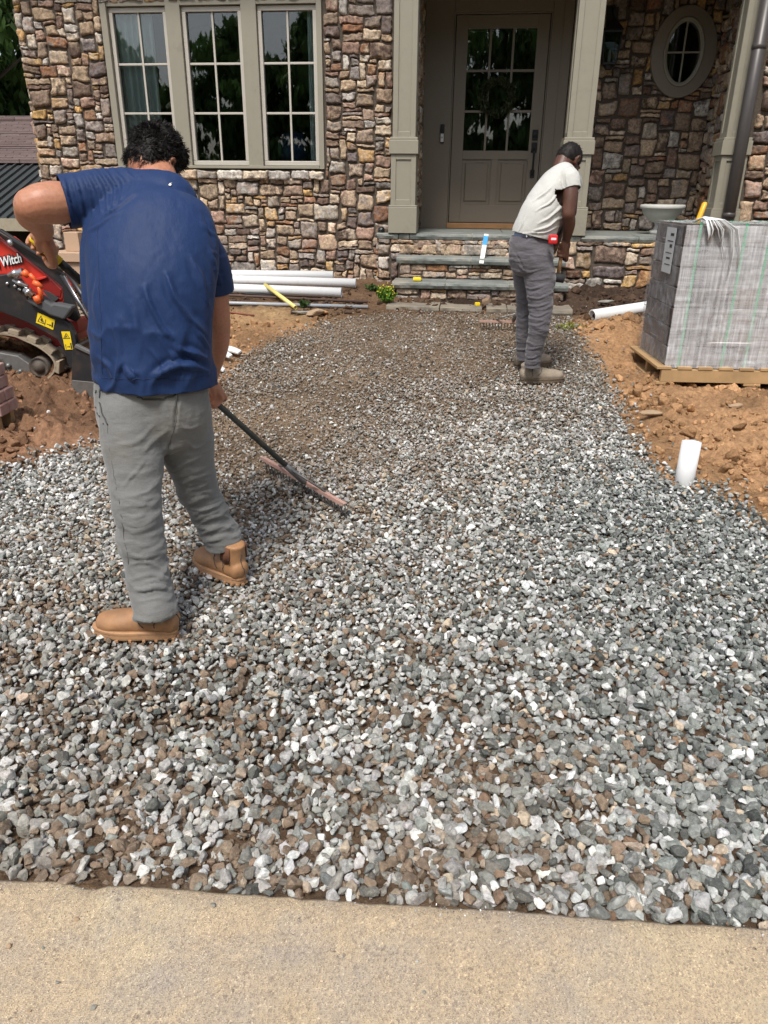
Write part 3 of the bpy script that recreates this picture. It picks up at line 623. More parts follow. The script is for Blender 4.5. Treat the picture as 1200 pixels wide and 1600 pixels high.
# ---- columns
def column(name, x0, x1, y0, y1, right_panel=True, top=3.30):
    c = empty(name, ((x0+x1)/2, (y0+y1)/2, ZP)); c.parent = HOUSE; ox, oy = -(x0+x1)/2, -(y0+y1)/2
    def bx(m, a, b_, c_, d_, e, f): return m.box(a+ox, b_+ox, c_+oy, d_+oy, e-ZP, f-ZP)
    w_ = .018
    bx(MB(), x0-w_, x1+w_, y0-w_, y1+w_, ZP+.002, 1.335).build('plinth', TRIM, c, .004)
    bx(MB(), x0-w_*.9, x1+w_*.9, y0-w_*.9, y1+w_*.9, 1.335, 1.352).build('plinth_cap', TRIM, c, .004)
    m = MB(); bx(m, x0-w_, x1+w_, y0-w_, y1+w_, 1.79, 1.905)
    bx(m, x0-w_*.55, x1+w_*.55, y0-w_*.55, y1+w_*.55, 1.905, 1.93); m.build('band', TRIM, c, .004)
    for za, zb, tp in ((1.352, 1.79, 0), (1.93, top, .012)):
        m = MB(); a, b_ = x0+tp, x1-tp; e, f = y0+tp, y1-tp; s_ = .047
        bx(m, a+.012, b_-.012, e+.012, f-.012, za, zb)
        for (p, q_) in ((a, a+s_), (b_-s_, b_)): bx(m, p, q_, e, e+.0118, za, zb)
        bx(m, a+s_, b_-s_, e+.0003, e+.0115, za, za+s_); bx(m, a+s_, b_-s_, e+.0003, e+.0115, zb-s_, zb)
        for X0, X1 in ((a, a+.0118), (b_-.0118, b_)):
            bx(m, X0, X1, e+.012, e+.05, za, zb); bx(m, X0, X1, f-.05, f, za, zb); bx(m, X0+.0003, X1-.0003, e+.05, f-.05, za, za+s_); bx(m, X0+.0003, X1-.0003, e+.05, f-.05, zb-s_, zb)
        m.build('shaft', TRIM, c, .003)
    return c
column('column', -.790, -.555, 7.58, 7.79)
column('column', .790, 1.035, 7.58, 7.82)
column('column', 2.165, 2.385, 7.56, 7.80)
# ---- downpipe
PIPE = simple('bronze_downpipe_paint', (.065, .058, .055), .4, .2, var=.15, bmp=.08)
dp = empty('downpipe', (0, 0, 0)); dp.parent = HOUSE
MB().tube([(2.285, 7.475, .60), (2.285, 7.475, 3.4)], .054, 28, flat=1).build('pipe', PIPE, dp)
for zz_ in (1.3, 2.6): MB().lathe([(.0545, -.02), (.058, -.018), (.058, .018), (.0545, .02)], (2.285, 7.475, zz_), 28).build('bracket', PIPE, dp)
# ---- oval window
m = MB(); n_ = 72
def ring_pts(a, b_, y): return [(OX+a*cos(2*pi*k/n_), y, OZ+b_*sin(2*pi*k/n_)) for k in range(n_)]
def ringset(prof):
    m = MB(); V = []
    for a, b_, y in prof: V += ring_pts(a, b_, y)
    return m.add(V, [(i*n_+k, i*n_+(k+1) % n_, (i+1)*n_+(k+1) % n_, (i+1)*n_+k) for i in range(len(prof)-1) for k in range(n_)], False)
ow = ringset([(OA, OB, YB+.03), (OA, OB, YB-.045), (OA-.004, OB-.004, YB-.049), (.198, .305, YB-.049), (.195, .302, YB-.045), (.195, .302, YB+.05)]).build('oval_surround', TAUPE, HOUSE)
win = ringset([(.1945, .3015, YB-.02), (.193, .300, YB-.056), (.186, .293, YB-.06), (.172, .279, YB-.056), (.170, .277, YB-.048), (.160, .266, YB-.046), (.157, .263, YB-.04), (.157, .263, YB+.04)]).build('oval_window', TRIM, HOUSE)
MB().add(ring_pts(.158, .264, YB-.02), [tuple(range(n_))]).build('pane', GLASS, win)
mu = MB(); mu.box(OX-.008, OX+.008, YB-.040, YB-.022, OZ-.262, OZ+.262); mu.box(OX-.156, OX-.008, YB-.039, YB-.022, OZ-.008, OZ+.008); mu.box(OX+.008, OX+.156, YB-.039, YB-.022, OZ-.008, OZ+.008)
mu.build('muntin', TRIM, win, .002)
# ---- porch floor, roof and beam
SLATE = None
def slate_mat():
    m, t, b = new_mat('bluestone'); v = objco(t)
    c = ramp(t, noise(t, 5, 6, .7, v), [(.3, (.12,.13,.12)), (.5, (.185,.20,.185)), (.7, (.27,.27,.24))])
    c = mix(t, ramp(t, noise(t, 2.3, 5, .7, v), [(.55, (0,0,0)), (.7, (.55,)*3)]), c, (.33,.27,.20))
    t.links.new(c, b.inputs['Base Color']); b.inputs['Roughness'].default_value = .75
    bump(t, b, noise(t, 40, 6, .7, v), .5, .006); return m
SLATE = slate_mat()
def slab(m, x0, x1, y0, y1, z0, z1, rng, n=None, ragged=.010):
    """flagstone with a hand-broken front edge"""
    xs = np.arange(x0, x1+.012, .018); xs[-1] = x1; k = len(xs); sd_ = rng.integers(0, 999)
    f = ragged*fbm(np.column_stack([xs*11+sd_, xs*0]), 3, 3); top = .002*fbm(np.column_stack([xs*6+sd_, xs*0]), 2, 4)
    prof = [(y1, z1, 0), (y0+.012, z1, 1), (y0, z1-.008, 1), (y0-.004, z1-(z1-z0)*.45, 1.6), (y0+.006, z0+.006, 1.3), (y0+.014, z0, 1), (y1, z0, 0)]
    V = []
    for i, (yy, zz_, w_) in enumerate(prof):
        jit = .004*fbm(np.column_stack([xs*23+i*7+sd_, xs*0]), 2, 6)
        V += [(x, yy+w_*f[j]+(jit[j] if 0 < i < 6 else 0), zz_+(top[j] if zz_ == z1 else 0)+(jit[j]*.6 if 1 < i < 5 else 0)) for j, x in enumerate(xs)]
    r_ = len(prof); F = [(i*k+j, i*k+j+1, ((i+1) % r_)*k+j+1, ((i+1) % r_)*k+j) for i in range(r_) for j in range(k-1)]
    F += [tuple(i*k for i in range(r_)), tuple(i*k+k-1 for i in range(r_))[::-1]]
    return m.add(V, F)
PORCH = empty('stone_porch', (0, 0, 0), label='bluestone porch floor on a fieldstone base in front of the door', cat='porch'); PORCH.matrix_world = HM
GROUT = simple('pale_grout', (.40, .38, .33), .9, var=.2, scale=30, bmp=.4)
pr = np.random.default_rng(12)
xb = [-.925, -.71, -.60, .0, .62, 1.02, 1.55, 2.34]
for i in range(len(xb)-1):
    m = slab(MB(), xb[i]+.004, xb[i+1]-.004, YF-.12, YF+.28, ZP-.055, ZP, pr); m.build('flagstone', SLATE, PORCH)
for a, b_, c_, d_ in ((-.60, .3, YF+.285, YB-.02), (.305, 1.25, YF+.285, YB-.02), (1.255, 2.35, YF+.285, YB-.02)):
    MB().box(a, b_, c_, d_, ZP-.05, ZP-.001).build('flagstone', SLATE, PORCH, .003)
MB().box(-.91, 2.35, YF-.095, YB, .3, ZP-.056).build('core', MORTAR, PORCH)
MB().box(-.905, 2.345, YF-.085, YF+.25, ZP-.0555, ZP-.006).build('grout', GROUT, PORCH)
stp = [(-.70, .875, 7.27, .905), (-.705, .88, 6.97, .715), (-.72, .89, 6.62, .562)]
def blk_porch(u, v): return False
Ra = layout(3.25, .66, .042, lambda u, v: (.20 < u < 1.80 and v < .42), pr, (2, 6), (1, 3), .12)
link('base', stone_mesh('porch_stone', Ra, fy(YF-.105, -.915, .39), pr, .03, 11, 14, tone=1.05), STONE, PORCH)
Rb = layout(.4, .66, .042, lambda u, v: False, pr, (2, 5), (1, 3)); link('base', stone_mesh('porch_side', Rb, fx_(-.92, -1, YF-.10, .39), pr, .02, 9, 15), STONE, PORCH)
GR = MB(); xs = np.arange(-.90, 1.1, .02)            # the light smear of mortar under the porch slab
STEPS = empty('porch_steps', (0, 0, 0), label='three bluestone and fieldstone steps up to the porch', cat='steps'); STEPS.matrix_world = HM
for i, (x0, x1, yf, zt) in enumerate(stp):
    yb_ = (YF-.11) if i == 0 else stp[i-1][2]+.03; cuts = [x0]+[[.0, .42], [-.22, .35], [-.25, .12, .33, .62]][i]+[x1]
    for k in range(len(cuts)-1):
        g_ = .006 if i < 2 else .009
        slab(MB(), cuts[k]+g_/2+(.03 if i == 2 and k == 2 else 0), cuts[k+1]-g_/2, yf+pr.uniform(-.004, .008)+(pr.uniform(-.03, .03) if i == 2 else 0), yb_-.002, zt-.058-(.02 if i == 2 else 0), zt-(pr.uniform(0, .012) if i == 2 else 0), pr, ragged=.010 if i < 2 else .022).build('tread', simple('weathered_slab', (.17, .15, .12), .85, var=.35, scale=9, bmp=.6, dirt=(.34, .28, .2), dirt_amt=.5, dscale=6, bdist=.01) if i == 2 else SLATE, STEPS)
    if i < 2: MB().box(x0+.01, x1-.01, yf+.035, yb_-.01, zt-.055, zt-.007).build('grout', GROUT, STEPS)
    zl = stp[i+1][3] if i < 2 else .40
    if i < 2:
        MB().box(x0+.04, x1-.04, yf+.05, yb_+.1, zl-.05, zt-.0585).build('core', MORTAR, STEPS)
        Rr = layout(x1-x0-.06, zt-.058-zl, .036, lambda u, v: False, pr, (2, 6), (1, 3), .0)
        link('riser', stone_mesh('riser_stone', Rr, fy(yf+.045, x0+.03, zl), pr, .018, 9, 20+i, warp=.006), STONE, STEPS)
        for xx_, s_ in ((x0+.045, -1), (x1-.045, 1)):
            Rs = layout(yb_-yf-.05, zt-.058-zl+.1, .036, lambda u, v: False, pr, (2, 5), (1, 3), 0)
            link('riser', stone_mesh('riser_side', Rs, fx_(xx_, s_, yf+.05, zl-.1), pr, .015, 7, 30+i, warp=.006), STONE, STEPS)
    else: MB().box(x0+.03, x1-.03, yf+.04, yb_, .38, zt-.08).build('core', MORTAR, STEPS)
# upper riser stones between porch slab and step one
Rr = layout(1.60, ZP-.056-.905, .036, lambda u, v: False, pr, (3, 7), (1, 3), .0)
link('riser', stone_mesh('riser_top', Rr, fy(YF-.115, -.71, .905), pr, .022, 11, 40, warp=.006, pal=SPAL[[0,1,2,9,7,13]], wt=np.full(6, 1/6)), STONE, STEPS)
# roof above the porch, eaves, upper wall
WOODC = simple('porch_ceiling_paint', (.16, .14, .11), .6, var=.08)
MB().box(-.6, 2.38, YF+.10, YB, 3.32, 3.36).build('porch_ceiling', WOODC, HOUSE)
MB().box(-.80, 2.42, YF-.13, YF+.09, 3.305, ZT).build('porch_beam', TRIM, HOUSE, .004)
ROOFM = simple('brown_shingle', (.13, .095, .085), .9, var=.3, scale=40, bmp=.6)
m = MB(); m.box(-4.3, 4.4, YF+.02, YF+.3, ZT, ZT+.02)
m.add([(-4.7, YF-.35, 3.62), (4.7, YF-.35, 3.62), (4.7, YF+3.2, 5.5), (-4.7, YF+3.2, 5.5), (-4.7, YF-.35, 3.72), (4.7, YF-.35, 3.72), (4.7, YF+3.2, 5.62), (-4.7, YF+3.2, 5.62)], [(0,3,2,1),(4,5,6,7),(0,1,5,4),(1,2,6,5),(2,3,7,6),(3,0,4,7)])
m.build('roof', ROOFM, HOUSE)
MB().box(-4.7, 4.7, YF-.37, YF-.351, 3.60, 3.74).build('fascia', TRIM, HOUSE)
MB().box(-4.6, 4.6, YF-.34, YF+.03, 3.605, 3.619).build('soffit', TRIM, HOUSE)
# ------------------------------------------------------------------ trees (behind the house on the left, and the wood behind the viewer that the panes mirror)
BARK = simple('bark', (.06, .045, .033), .95, var=.4, scale=14, bmp=.8, bdist=.03)
def leaf_mat(name, a, b2):
    m, t, b = new_mat(name)
    c = N(t, 'ShaderNodeAttribute', attribute_name='Col').outputs['Color']
    t.links.new(c, b.inputs['Base Color']); b.inputs['Roughness'].default_value = .55; b.inputs['Specular IOR Level'].default_value = .3
    tr = t.nodes.new('ShaderNodeBsdfTranslucent'); t.links.new(c, tr.inputs[0]); mx = t.nodes.new('ShaderNodeMixShader'); mx.inputs[0].default_value = .25
    o = [n for n in t.nodes if n.type == 'OUTPUT_MATERIAL'][0]; t.links.new(b.outputs[0], mx.inputs[1]); t.links.new(tr.outputs[0], mx.inputs[2]); t.links.new(mx.outputs[0], o.inputs[0]); return m
LEAF = leaf_mat('tree_leaves', None, None)
def leaves(name, centers, rad, per, size, tint, rng, parent):
    """leaf sized faces gathered in clumps around centers"""
    C_ = np.repeat(centers, per, 0); R_ = np.repeat(rad, per); n = len(C_)
    d = rng.normal(size=(n, 3)); d /= np.linalg.norm(d, axis=1)[:, None]; p = C_+d*(R_*rng.random(n)**.45)[:, None]*np.array([1, 1, .8])
    a = rng.normal(size=(n, 3)); a /= np.linalg.norm(a, axis=1)[:, None]; u = np.cross(a, [0, 0, 1.0]); u /= np.linalg.norm(u, axis=1)[:, None]+1e-9; v = np.cross(a, u)
    s = (size*rng.uniform(.6, 1.4, n))[:, None]
    V = np.stack([p-u*s*.5, p-v*s*.9+a*s*.15, p+u*s*.5, p+v*s*1.1-a*s*.1], 1).reshape(-1, 3); F = np.arange(n*4).reshape(n, 4)
    cl = np.repeat(rng.uniform(.6, 1.45, len(centers)), per)*rng.uniform(.75, 1.3, n)
    c = np.repeat((np.array(tint)[None]*cl[:, None]), 4, 0)
    return link(name, np_mesh(name, V, F, False, {'Col': c}), LEAF, parent)
def tree(x, y, h, r, label, group, seed, nclump=60, per=90, leaf=.12, tint=(.045, .085, .022), low=.25):
    rng = np.random.default_rng(seed); b0 = ground_z(x, y)[0]-.1
    t = empty('broadleaf_tree', (x, y, b0), label=label, cat='tree', group=group)
    m = MB(); top = Vector((rng.uniform(-.3, .3), rng.uniform(-.3, .3), h*.9)); tr = h*.022
    m.tube([(0, 0, 0), (top.x*.2, top.y*.3, h*.3), (top.x*.6, top.y*.5, h*.6), tuple(top)], [tr*1.3, tr, tr*.6, tr*.12], 10)
    for k in range(9):
        z0 = h*(low+.06*k); a = k*2.4+rng.uniform(-.4, .4); l = r*rng.uniform(.6, .95)*(1-.5*k/9)
        m.tube([(0, 0, z0), (cos(a)*l*.5, sin(a)*l*.5, z0+l*.35), (cos(a)*l, sin(a)*l, z0+l*.6)], [tr*.45, tr*.28, tr*.08], 7)
    m.build('trunk', BARK, t)
    th = rng.uniform(0, 2*pi, nclump); zf = rng.random(nclump)**.85; prof = np.sin(np.clip(zf*.92+.12, 0, 1)*pi)**.6
    rr = r*prof*np.sqrt(rng.uniform(.15, 1, nclump))*rng.uniform(.8, 1.15, nclump)
    cen = np.column_stack([rr*np.cos(th), rr*np.sin(th), h*(low+(1-low)*zf)])
    leaves('crown', cen, rng.uniform(.16, .30, nclump)*r, per, leaf, tint, rng, t)
    return t
tl_ = [(-8.5, 15.5, 7.5, 2.6, 'dark green tree filling the sky at the top left behind the brown shingle roof', None, 1, 140, 240, .11),
       (-11.6, 17.5, 9.0, 3.0, 'taller dark tree at the left edge beyond the brown shingle roof', None, 2, 90, 160, .15),
       (-6.4, 18.5, 8.5, 3.0, 'dark tree half hidden behind the stone house corner', None, 3, 90, 160, .15)]
for a in tl_: tree(*a, tint=(.075, .14, .035), low=.12)
rg_ = np.random.default_rng(8)
for k in range(11):
    x = -19+k*3.7+rg_.uniform(-.6, .6); y = -15+rg_.uniform(-2.5, 2.5); hh = [6.3, 6.8, 7.2, 7.6, 9.0, 10.5, 11, 10.5, 11, 10, 9][k]
    tree(x, y, hh, 2.9, 'leafy tree in the wood mirrored in the window panes', 'trees mirrored in the window panes', 20+k, 100, 130, .17, tint=(.12, .21, .06), low=.0)
hg = empty('added_hedge', (0, -18, ground_z(0, -18)[0]), label='added foliage out of view that fills bright gaps low in the window reflections', cat='added_hedge')  # added out of view to close bright gaps in the pane reflections
hr = np.random.default_rng(40); hc = np.column_stack([hr.uniform(-24, 24, 260), hr.uniform(-.8, .8, 260), hr.uniform(.2, 3.0, 260)])
leaves('foliage', hc, np.full(260, .75), 90, .18, (.10, .18, .05), hr, hg)
# ------------------------------------------------------------------ neighbouring garage on the left
GAR = empty('garage', (0, 0, 0), label='low garage at the far left with brown shingle roof and grey metal lean-to roof', cat='garage'); GAR.matrix_world = HM
m, t, b = new_mat('brown_asphalt_shingles'); v = objco(t)
br = t.nodes.new('ShaderNodeTexBrick'); br.inputs['Scale'].default_value = 1.0; br.inputs['Brick Width'].default_value = .30; br.inputs['Row Height'].default_value = .105; br.inputs['Mortar Size'].default_value = .008
br.inputs['Color1'].default_value = (.135, .095, .09, 1); br.inputs['Color2'].default_value = (.19, .14, .13, 1); br.inputs['Mortar'].default_value = (.05, .035, .032, 1)
mp = t.nodes.new('ShaderNodeMapping'); mp.inputs['Rotation'].default_value = (radians(-42), 0, 0); t.links.new(v, mp.inputs[0]); t.links.new(mp.outputs[0], br.inputs[0])
c = mix(t, 1.0, br.outputs[0], ramp(t, noise(t, 60, 4, .7, v), [(.3, (.7,)*3), (.7, (1.3,)*3)]), 'MULTIPLY'); t.links.new(c, b.inputs['Base Color']); b.inputs['Roughness'].default_value = .95
SHG = m
a, bb = PH(0, 192, 12.6), PH(60, 190, 12.6)
zt = a.z; ye, yr = 10.2, 12.6; ze = 1.78
mm = MB(); 
mm.add([(-12, ye, ze), (-4.9, ye, ze), (-4.9, yr, zt), (-12, yr, zt), (-12, ye, ze+.03), (-4.9, ye, ze+.03), (-4.9, yr, zt+.03), (-12, yr, zt+.03)], [(0,3,2,1),(4,5,6,7),(0,1,5,4),(1,2,6,5),(2,3,7,6),(3,0,4,7)])
n_r = 24
for k in range(n_r):                                 # each course laps the one below
    f0, f1 = k/n_r, (k+1)/n_r+.004; y0, y1 = ye+(yr-ye)*f0, ye+(yr-ye)*f1; q0, q1 = ze+(zt-ze)*f0+.045, ze+(zt-ze)*f1+.032
    mm.add([(-12, y0, q0), (-4.9, y0, q0), (-4.9, y1, q1), (-12, y1, q1), (-12, y0, q0-.02), (-4.9, y0, q0-.02)], [(0, 1, 2, 3), (4, 5, 1, 0)])
mm.build('shingle_roof', SHG, GAR)
MB().tube([(-12, yr, zt+.05), (-4.9, yr, zt+.05)], .05, 10).build('ridge', SHG, GAR)
MB().box(-11.5, -5.1, yr-.3, yr+3, .4, zt-.15).build('wall', simple('garage_siding', (.28, .25, .2), .7), GAR)
MET = simple('grey_standing_seam', (.105, .115, .12), .35, .5, var=.08, bmp=.05)
mr = MB(); y0, y1, q0, q1 = 8.6, 10.4, 1.12, 1.80
mr.add([(-12, y0, q0), (-4.75, y0, q0), (-4.75, y1, q1), (-12, y1, q1), (-12, y0, q0+.02), (-4.75, y0, q0+.02), (-4.75, y1, q1+.02), (-12, y1, q1+.02)], [(0,3,2,1),(4,5,6,7),(0,1,5,4),(1,2,6,5),(2,3,7,6),(3,0,4,7)])
for k in range(60):
    x = -11.95+k*.12; mr.add([(x, y0, q0+.02), (x+.02, y0, q0+.02), (x+.02, y1, q1+.02), (x, y1, q1+.02), (x, y0, q0+.05), (x+.02, y0, q0+.05), (x+.02, y1, q1+.05), (x, y1, q1+.05)], [(4,5,6,7),(0,1,5,4),(1,2,6,5),(3,0,4,7)])
mr.build('metal_roof', MET, GAR)
MB().box(-12, -4.74, 8.50, 8.597, 1.02, 1.15).build('fascia', simple('tan_fascia', (.33, .29, .21), .6), GAR)
MB().box(-11.5, -4.9, 8.9, 9.0, .4, 1.06).build('lower_wall', simple('dark_siding', (.06, .055, .05), .8), GAR)

# ------------------------------------------------------------------ pipes and loose things by the wall
def house_pipe(name, a, b, r, mat, label, cat, group=None, wall=.006, cap=True):
    a, b = Vector(a), Vector(b); c = (a+b)/2; t = empty(name, c) if False else None
    m = MB().pipe(a-c, b-c, r, r-wall, 28); o = m.build(name, mat, None, label=label, cat=cat, group=group); o.location = c; return o
gzp = lambda x, y: ground_z(x, y)[0]
PVC = simple('white_pvc', (.72, .73, .73), .3, var=.03, bmp=.02, dirt=(.50, .42, .32), dirt_amt=.12, dscale=12)
def floor_pipe(pxr, pyr, pxl, pyl, r, ext, mat, name, label, cat, group=None, wall=.006, lift=0):
    """lies on the ground between two points seen on its axis; ext metres further to the left"""
    a = G(pxr, pyr, .0); b = G(pxl, pyl, .0); dr = (b-a).normalized(); b = b+dr*ext
    hz = max(gzp(a.x+(b.x-a.x)*k/10, a.y+(b.y-a.y)*k/10) for k in range(5))
    a.z = max(gzp(a.x, a.y), hz-.02)+r+lift; b.z = max(gzp(b.x, b.y), a.z-r-lift-.01)+r+lift
    return house_pipe(name, a, b, r, mat, label, cat, group, wall)
gq = 'white drain pipes lying beside the house wall'
floor_pipe(534, 467, 340, 459, .045, 1.2, PVC, 'drain_pipe', 'white drain pipe nearest the viewer of the three by the stone wall', 'pipe', gq)
floor_pipe(556, 450, 340, 445, .045, 1.2, PVC, 'drain_pipe', 'white drain pipe in the middle of three by the stone wall, reaching furthest right', 'pipe', gq)
floor_pipe(521, 442, 340, 438, .045, 1.2, PVC, 'drain_pipe', 'white drain pipe with faint print, closest to the stone wall', 'pipe', gq)
GREY = simple('grey_conduit', (.34, .37, .40), .4, var=.06, dirt=(.3, .22, .14), dirt_amt=.3)
floor_pipe(575, 484, 330, 476, .016, 1.0, GREY, 'conduit', 'thin grey conduit lying on the soil in front of the white pipes', 'conduit', None, .003)
floor_pipe(574, 477, 330, 464, .012, 1.0, simple('rusty_bar', (.09, .055, .04), .8, var=.4), 'steel_bar', 'dark rusty bar just behind the grey conduit', 'bar', None, .004)
floor_pipe(470, 470, 330, 457, .012, 1.0, BLACK, 'hose', 'thin black hose on the soil under the white pipes', 'hose', None, .003)
a, b = G(415, 462), G(462, 484); a.z = gzp(a.x, a.y)+.10; b.z = gzp(b.x, b.y)+.02
house_pipe('plastic_rod', a, b, .018, simple('pale_yellow_plastic', (.72, .62, .20), .4, var=.05), 'short pale yellow rod leaning over the grey conduit', 'rod', None, .003)
a, b = G(330, 487), G(397, 495); a.z = gzp(a.x, a.y)+.014; b.z = gzp(b.x, b.y)+.01
house_pipe('rusty_rod', a, b, .008, simple('red_rust', (.22, .08, .05), .9, var=.3), 'short reddish rusty rod lying on pale sand beside the worker in blue', 'rod', None, .002)
# white drain pipe on the right, half in the soil, and the upright stub
a = P(925, 494, 6.42); b = P(1075, 466, 6.75); a.z = gzp(a.x, a.y)+.03; b.z = a.z+.09
house_pipe('drain_pipe', a, b, .052, PVC, 'dirty white drain pipe poking out of the soil behind the paver pallet', 'pipe', None, .008)
a = G(1069, 752); ztop = P(1081, 690, a.y+.02); a.z -= .25; bdir = (ztop-Vector((a.x, a.y, gzp(a.x, a.y)))); 
base = Vector((G(1069, 752).x, G(1069, 752).y, gzp(a.x, a.y))); tp = ztop
c = base; st = MB().pipe(base-(tp-base)*.6-c, tp-c, .0475, .0395, 36)
o = st.build('standpipe', PVC, None, label='short upright white pipe stub leaning at the edge of the gravel and soil', cat='pipe'); o.location = c
# bent white plastic offcuts on the clay
def offcut(px, py, l, w, rot, label):
    p = G(px, py); p.z = gzp(p.x, p.y); m = MB(); n_ = 10; V = []
    for k in range(n_):
        s_ = k/(n_-1); x = (s_-.5)*l; zc_ = .030*sin(s_*pi*.9)+.014; ww = w*(.65+.35*sin(s_*pi))
        V += [(x, -ww/2, zc_), (x, ww/2, zc_+.004), (x, ww/2, zc_-.010), (x, -ww/2, zc_-.014)]
    F = [(k*4+j, k*4+(j+1) % 4, (k+1)*4+(j+1) % 4, (k+1)*4+j) for k in range(n_-1) for j in range(4)]+[(0, 1, 2, 3), ((n_-1)*4+3, (n_-1)*4+2, (n_-1)*4+1, (n_-1)*4)]
    o = m.add(V, F, False).build('pipe_offcut', WHITE, None, .002, label=label, cat='offcut', group='curved white offcuts on the clay'); o.location = p; o.rotation_euler = (radians(8), 0, rot); return o
offcut(352, 556, .26, .075, radians(-22), 'curved white offcut, the highest of three on the clay behind the worker in blue')
offcut(343, 566, .22, .065, radians(-28), 'curved white offcut, middle one of three on the clay behind the worker in blue')
offcut(335, 584, .16, .05, radians(-15), 'small white offcut lowest of three, half hidden behind the blue shirt')
# flowering weed at the foot of the steps and a sprig beside it
def plant(px, py, h, r, label, seed, tint, flowers=0, n=26):
    p = G(px, py); p.z = gzp(p.x, p.y)-.01; rng = np.random.default_rng(seed); t = empty('weed', p, label=label, cat='plant')
    m = MB(); tips = []
    for k in range(n):
        a = rng.uniform(0, 2*pi); l = r*rng.uniform(.2, 1); hh = h*rng.uniform(.55, 1)*(1-.35*l/r); q = Vector((cos(a)*l, sin(a)*l, hh)); tips.append(q)
        m.tube([(0, 0, 0), q*.5+Vector((0, 0, .02)), q], [.003, .002, .001], 5)
    m.build('stem', simple('green_stem', (.10, .18, .04), .6), t)
    cen = np.array([tuple(q*f) for q in tips for f in (.55, .8, 1)])
    leaves('foliage', cen, np.full(len(cen), r*.22), 9, .014, tint, rng, t)
    if flowers:
        f = MB()
        for q in tips:
            for _ in range(flowers): f.lathe([(0, 0), (.006, .002), (.0075, .006), (0, .008)], q+Vector(rng.normal(0, .012, 3))+Vector((0, 0, .012)), 6)
        f.build('flower', simple('yellow_petal', (.75, .60, .03), .5), t, kind='stuff')
plant(604, 476, .17, .085, 'small bright green weed with tiny yellow flowers at the foot of the steps', 4, (.13, .26, .03), 2)
plant(583, 455, .07, .08, 'low dull green weed beside the yellow flowering one', 5, (.07, .13, .03), 0, 14)
plant(474, 482, .10, .05, 'small green sprig behind the grey conduit end', 6, (.06, .11, .03), 0, 8)
plant(893, 512, .05, .12, 'thin patch of grass seedlings in the gravel right of the steps', 7, (.30, .30, .08), 0, 20)
# stones and wood bits on the clay in front of the conduit
def rock(name, px, py, s, mat, label, cat, seed, dz=0, sq=(1, .8, .6)):
    L, f = rock_set(3, 1, np.random.default_rng(seed)); p = G(px, py); p.z = gzp(p.x, p.y)+s*.3+dz
    me = np_mesh(name, L[0]*np.array(sq)*s, f, False); o = link(name, me, mat, None, label=label, cat=cat); o.location = p; return o
TANR = simple('tan_rock', (.34, .24, .15), .9, var=.3, scale=12, bmp=.6, bdist=.01); GRR = simple('grey_rock', (.24, .23, .2), .9, var=.35, scale=12, bmp=.6, bdist=.01)
rock('stone', 492, 496, .10, TANR, 'largest tan stone on the clay in front of the grey conduit', 'stone', 2)
rock('stone', 505, 493, .075, simple('orange_rock', (.40, .2, .09), .9, var=.3, bmp=.5), 'orange brown stone beside the largest tan stone', 'stone', 3)
rock('stone', 470, 494, .07, GRR, 'flat grey stone left of the tan stone on the clay', 'stone', 4, 0, (1.6, .7, .35))
rock('stone', 1145, 655, .055, TANR, 'round tan clod of stone on the clay right of the upright pipe stub', 'stone', 5)
rock('stone', 1018, 662, .07, TANR, 'broken pale tan stone on the clay behind the upright pipe stub', 'stone', 6, 0, (1.4, .8, .5))
rock('stone', 945, 482, .08, GRR, 'grey stone in dark soil above the white pipe end', 'stone', 7, 0, (1.4, .8, .4))
rock('stone', 833, 1204, .0, TANR, None, None, 8) if False else None
for i, (px, py, s, lb) in enumerate([(334, 1418, .0095, 'small grey pebble on the pavement close to the gravel edge'), (16, 1482, .009, 'pale pebble at the left border of the pavement'), (148, 1580, .010, 'light grey pebble at the bottom of the pavement'), (47, 1586, .006, 'tiny tan pebble at the lower left of the pavement'), (92, 1541, .007, 'flat tan pebble on the lower left pavement'), (120, 1440, .008, 'white chip on the pavement left of the grey pebble'), (663, 1556, .006, 'tiny dark pebble low in the middle of the pavement')]):
    L, f = rock_set(3, 1, np.random.default_rng(50+i)); p = G(px, py); p.z = .004+s*.35
    o = link('pebble', np_mesh('pebble', L[0]*s, f, False), GRR if i % 2 == 0 else TANR, None, label=lb, cat='pebble', group='pebbles on the pavement'); o.location = p

# ------------------------------------------------------------------ things on the steps
def hloc(px, py, Y): return HM @ PH(px, py, Y)
YEL = simple('bright_yellow_plastic', (.85, .62, .02), .4, var=.04, bmp=.02)
def onhouse(o, x, y, z_, rz=0): o.matrix_world = HM @ Matrix.Translation((x, y, z_)) @ Matrix.Rotation(rz, 4, 'Z'); return o
p = PH(652, 437, 7.08)
t = empty('tape_measure', label='bright yellow tape measure lying on the middle stone tread', cat='tape measure'); onhouse(t, p.x, 7.06, .717, .1)
MB().box(-.038, .038, -.028, .028, 0, .032).build('case', YEL, t, .010, 3); MB().box(.036, .046, -.01, .01, .002, .010).build('hook', BLACK, t, .002)
p = PH(746, 477, 6.74)
o = MB().box(-.02, .02, -.018, .018, 0, .03).build('line_reel', YEL, None, .006, 2, label='small yellow reel beside a brown stone on the bottom slab', cat='reel'); onhouse(o, p.x, 6.76, .548, .5)
L, f = rock_set(3, 1, np.random.default_rng(77)); o = link('stone', np_mesh('stone', L[0]*np.array([.045, .03, .06]), f, False), simple('brown_stone', (.25, .17, .11), .9, var=.3, bmp=.5), None, label='upright brown stone standing on the bottom slab by the yellow reel', cat='stone'); p = PH(761, 470, 6.76); onhouse(o, p.x, 6.78, .585)
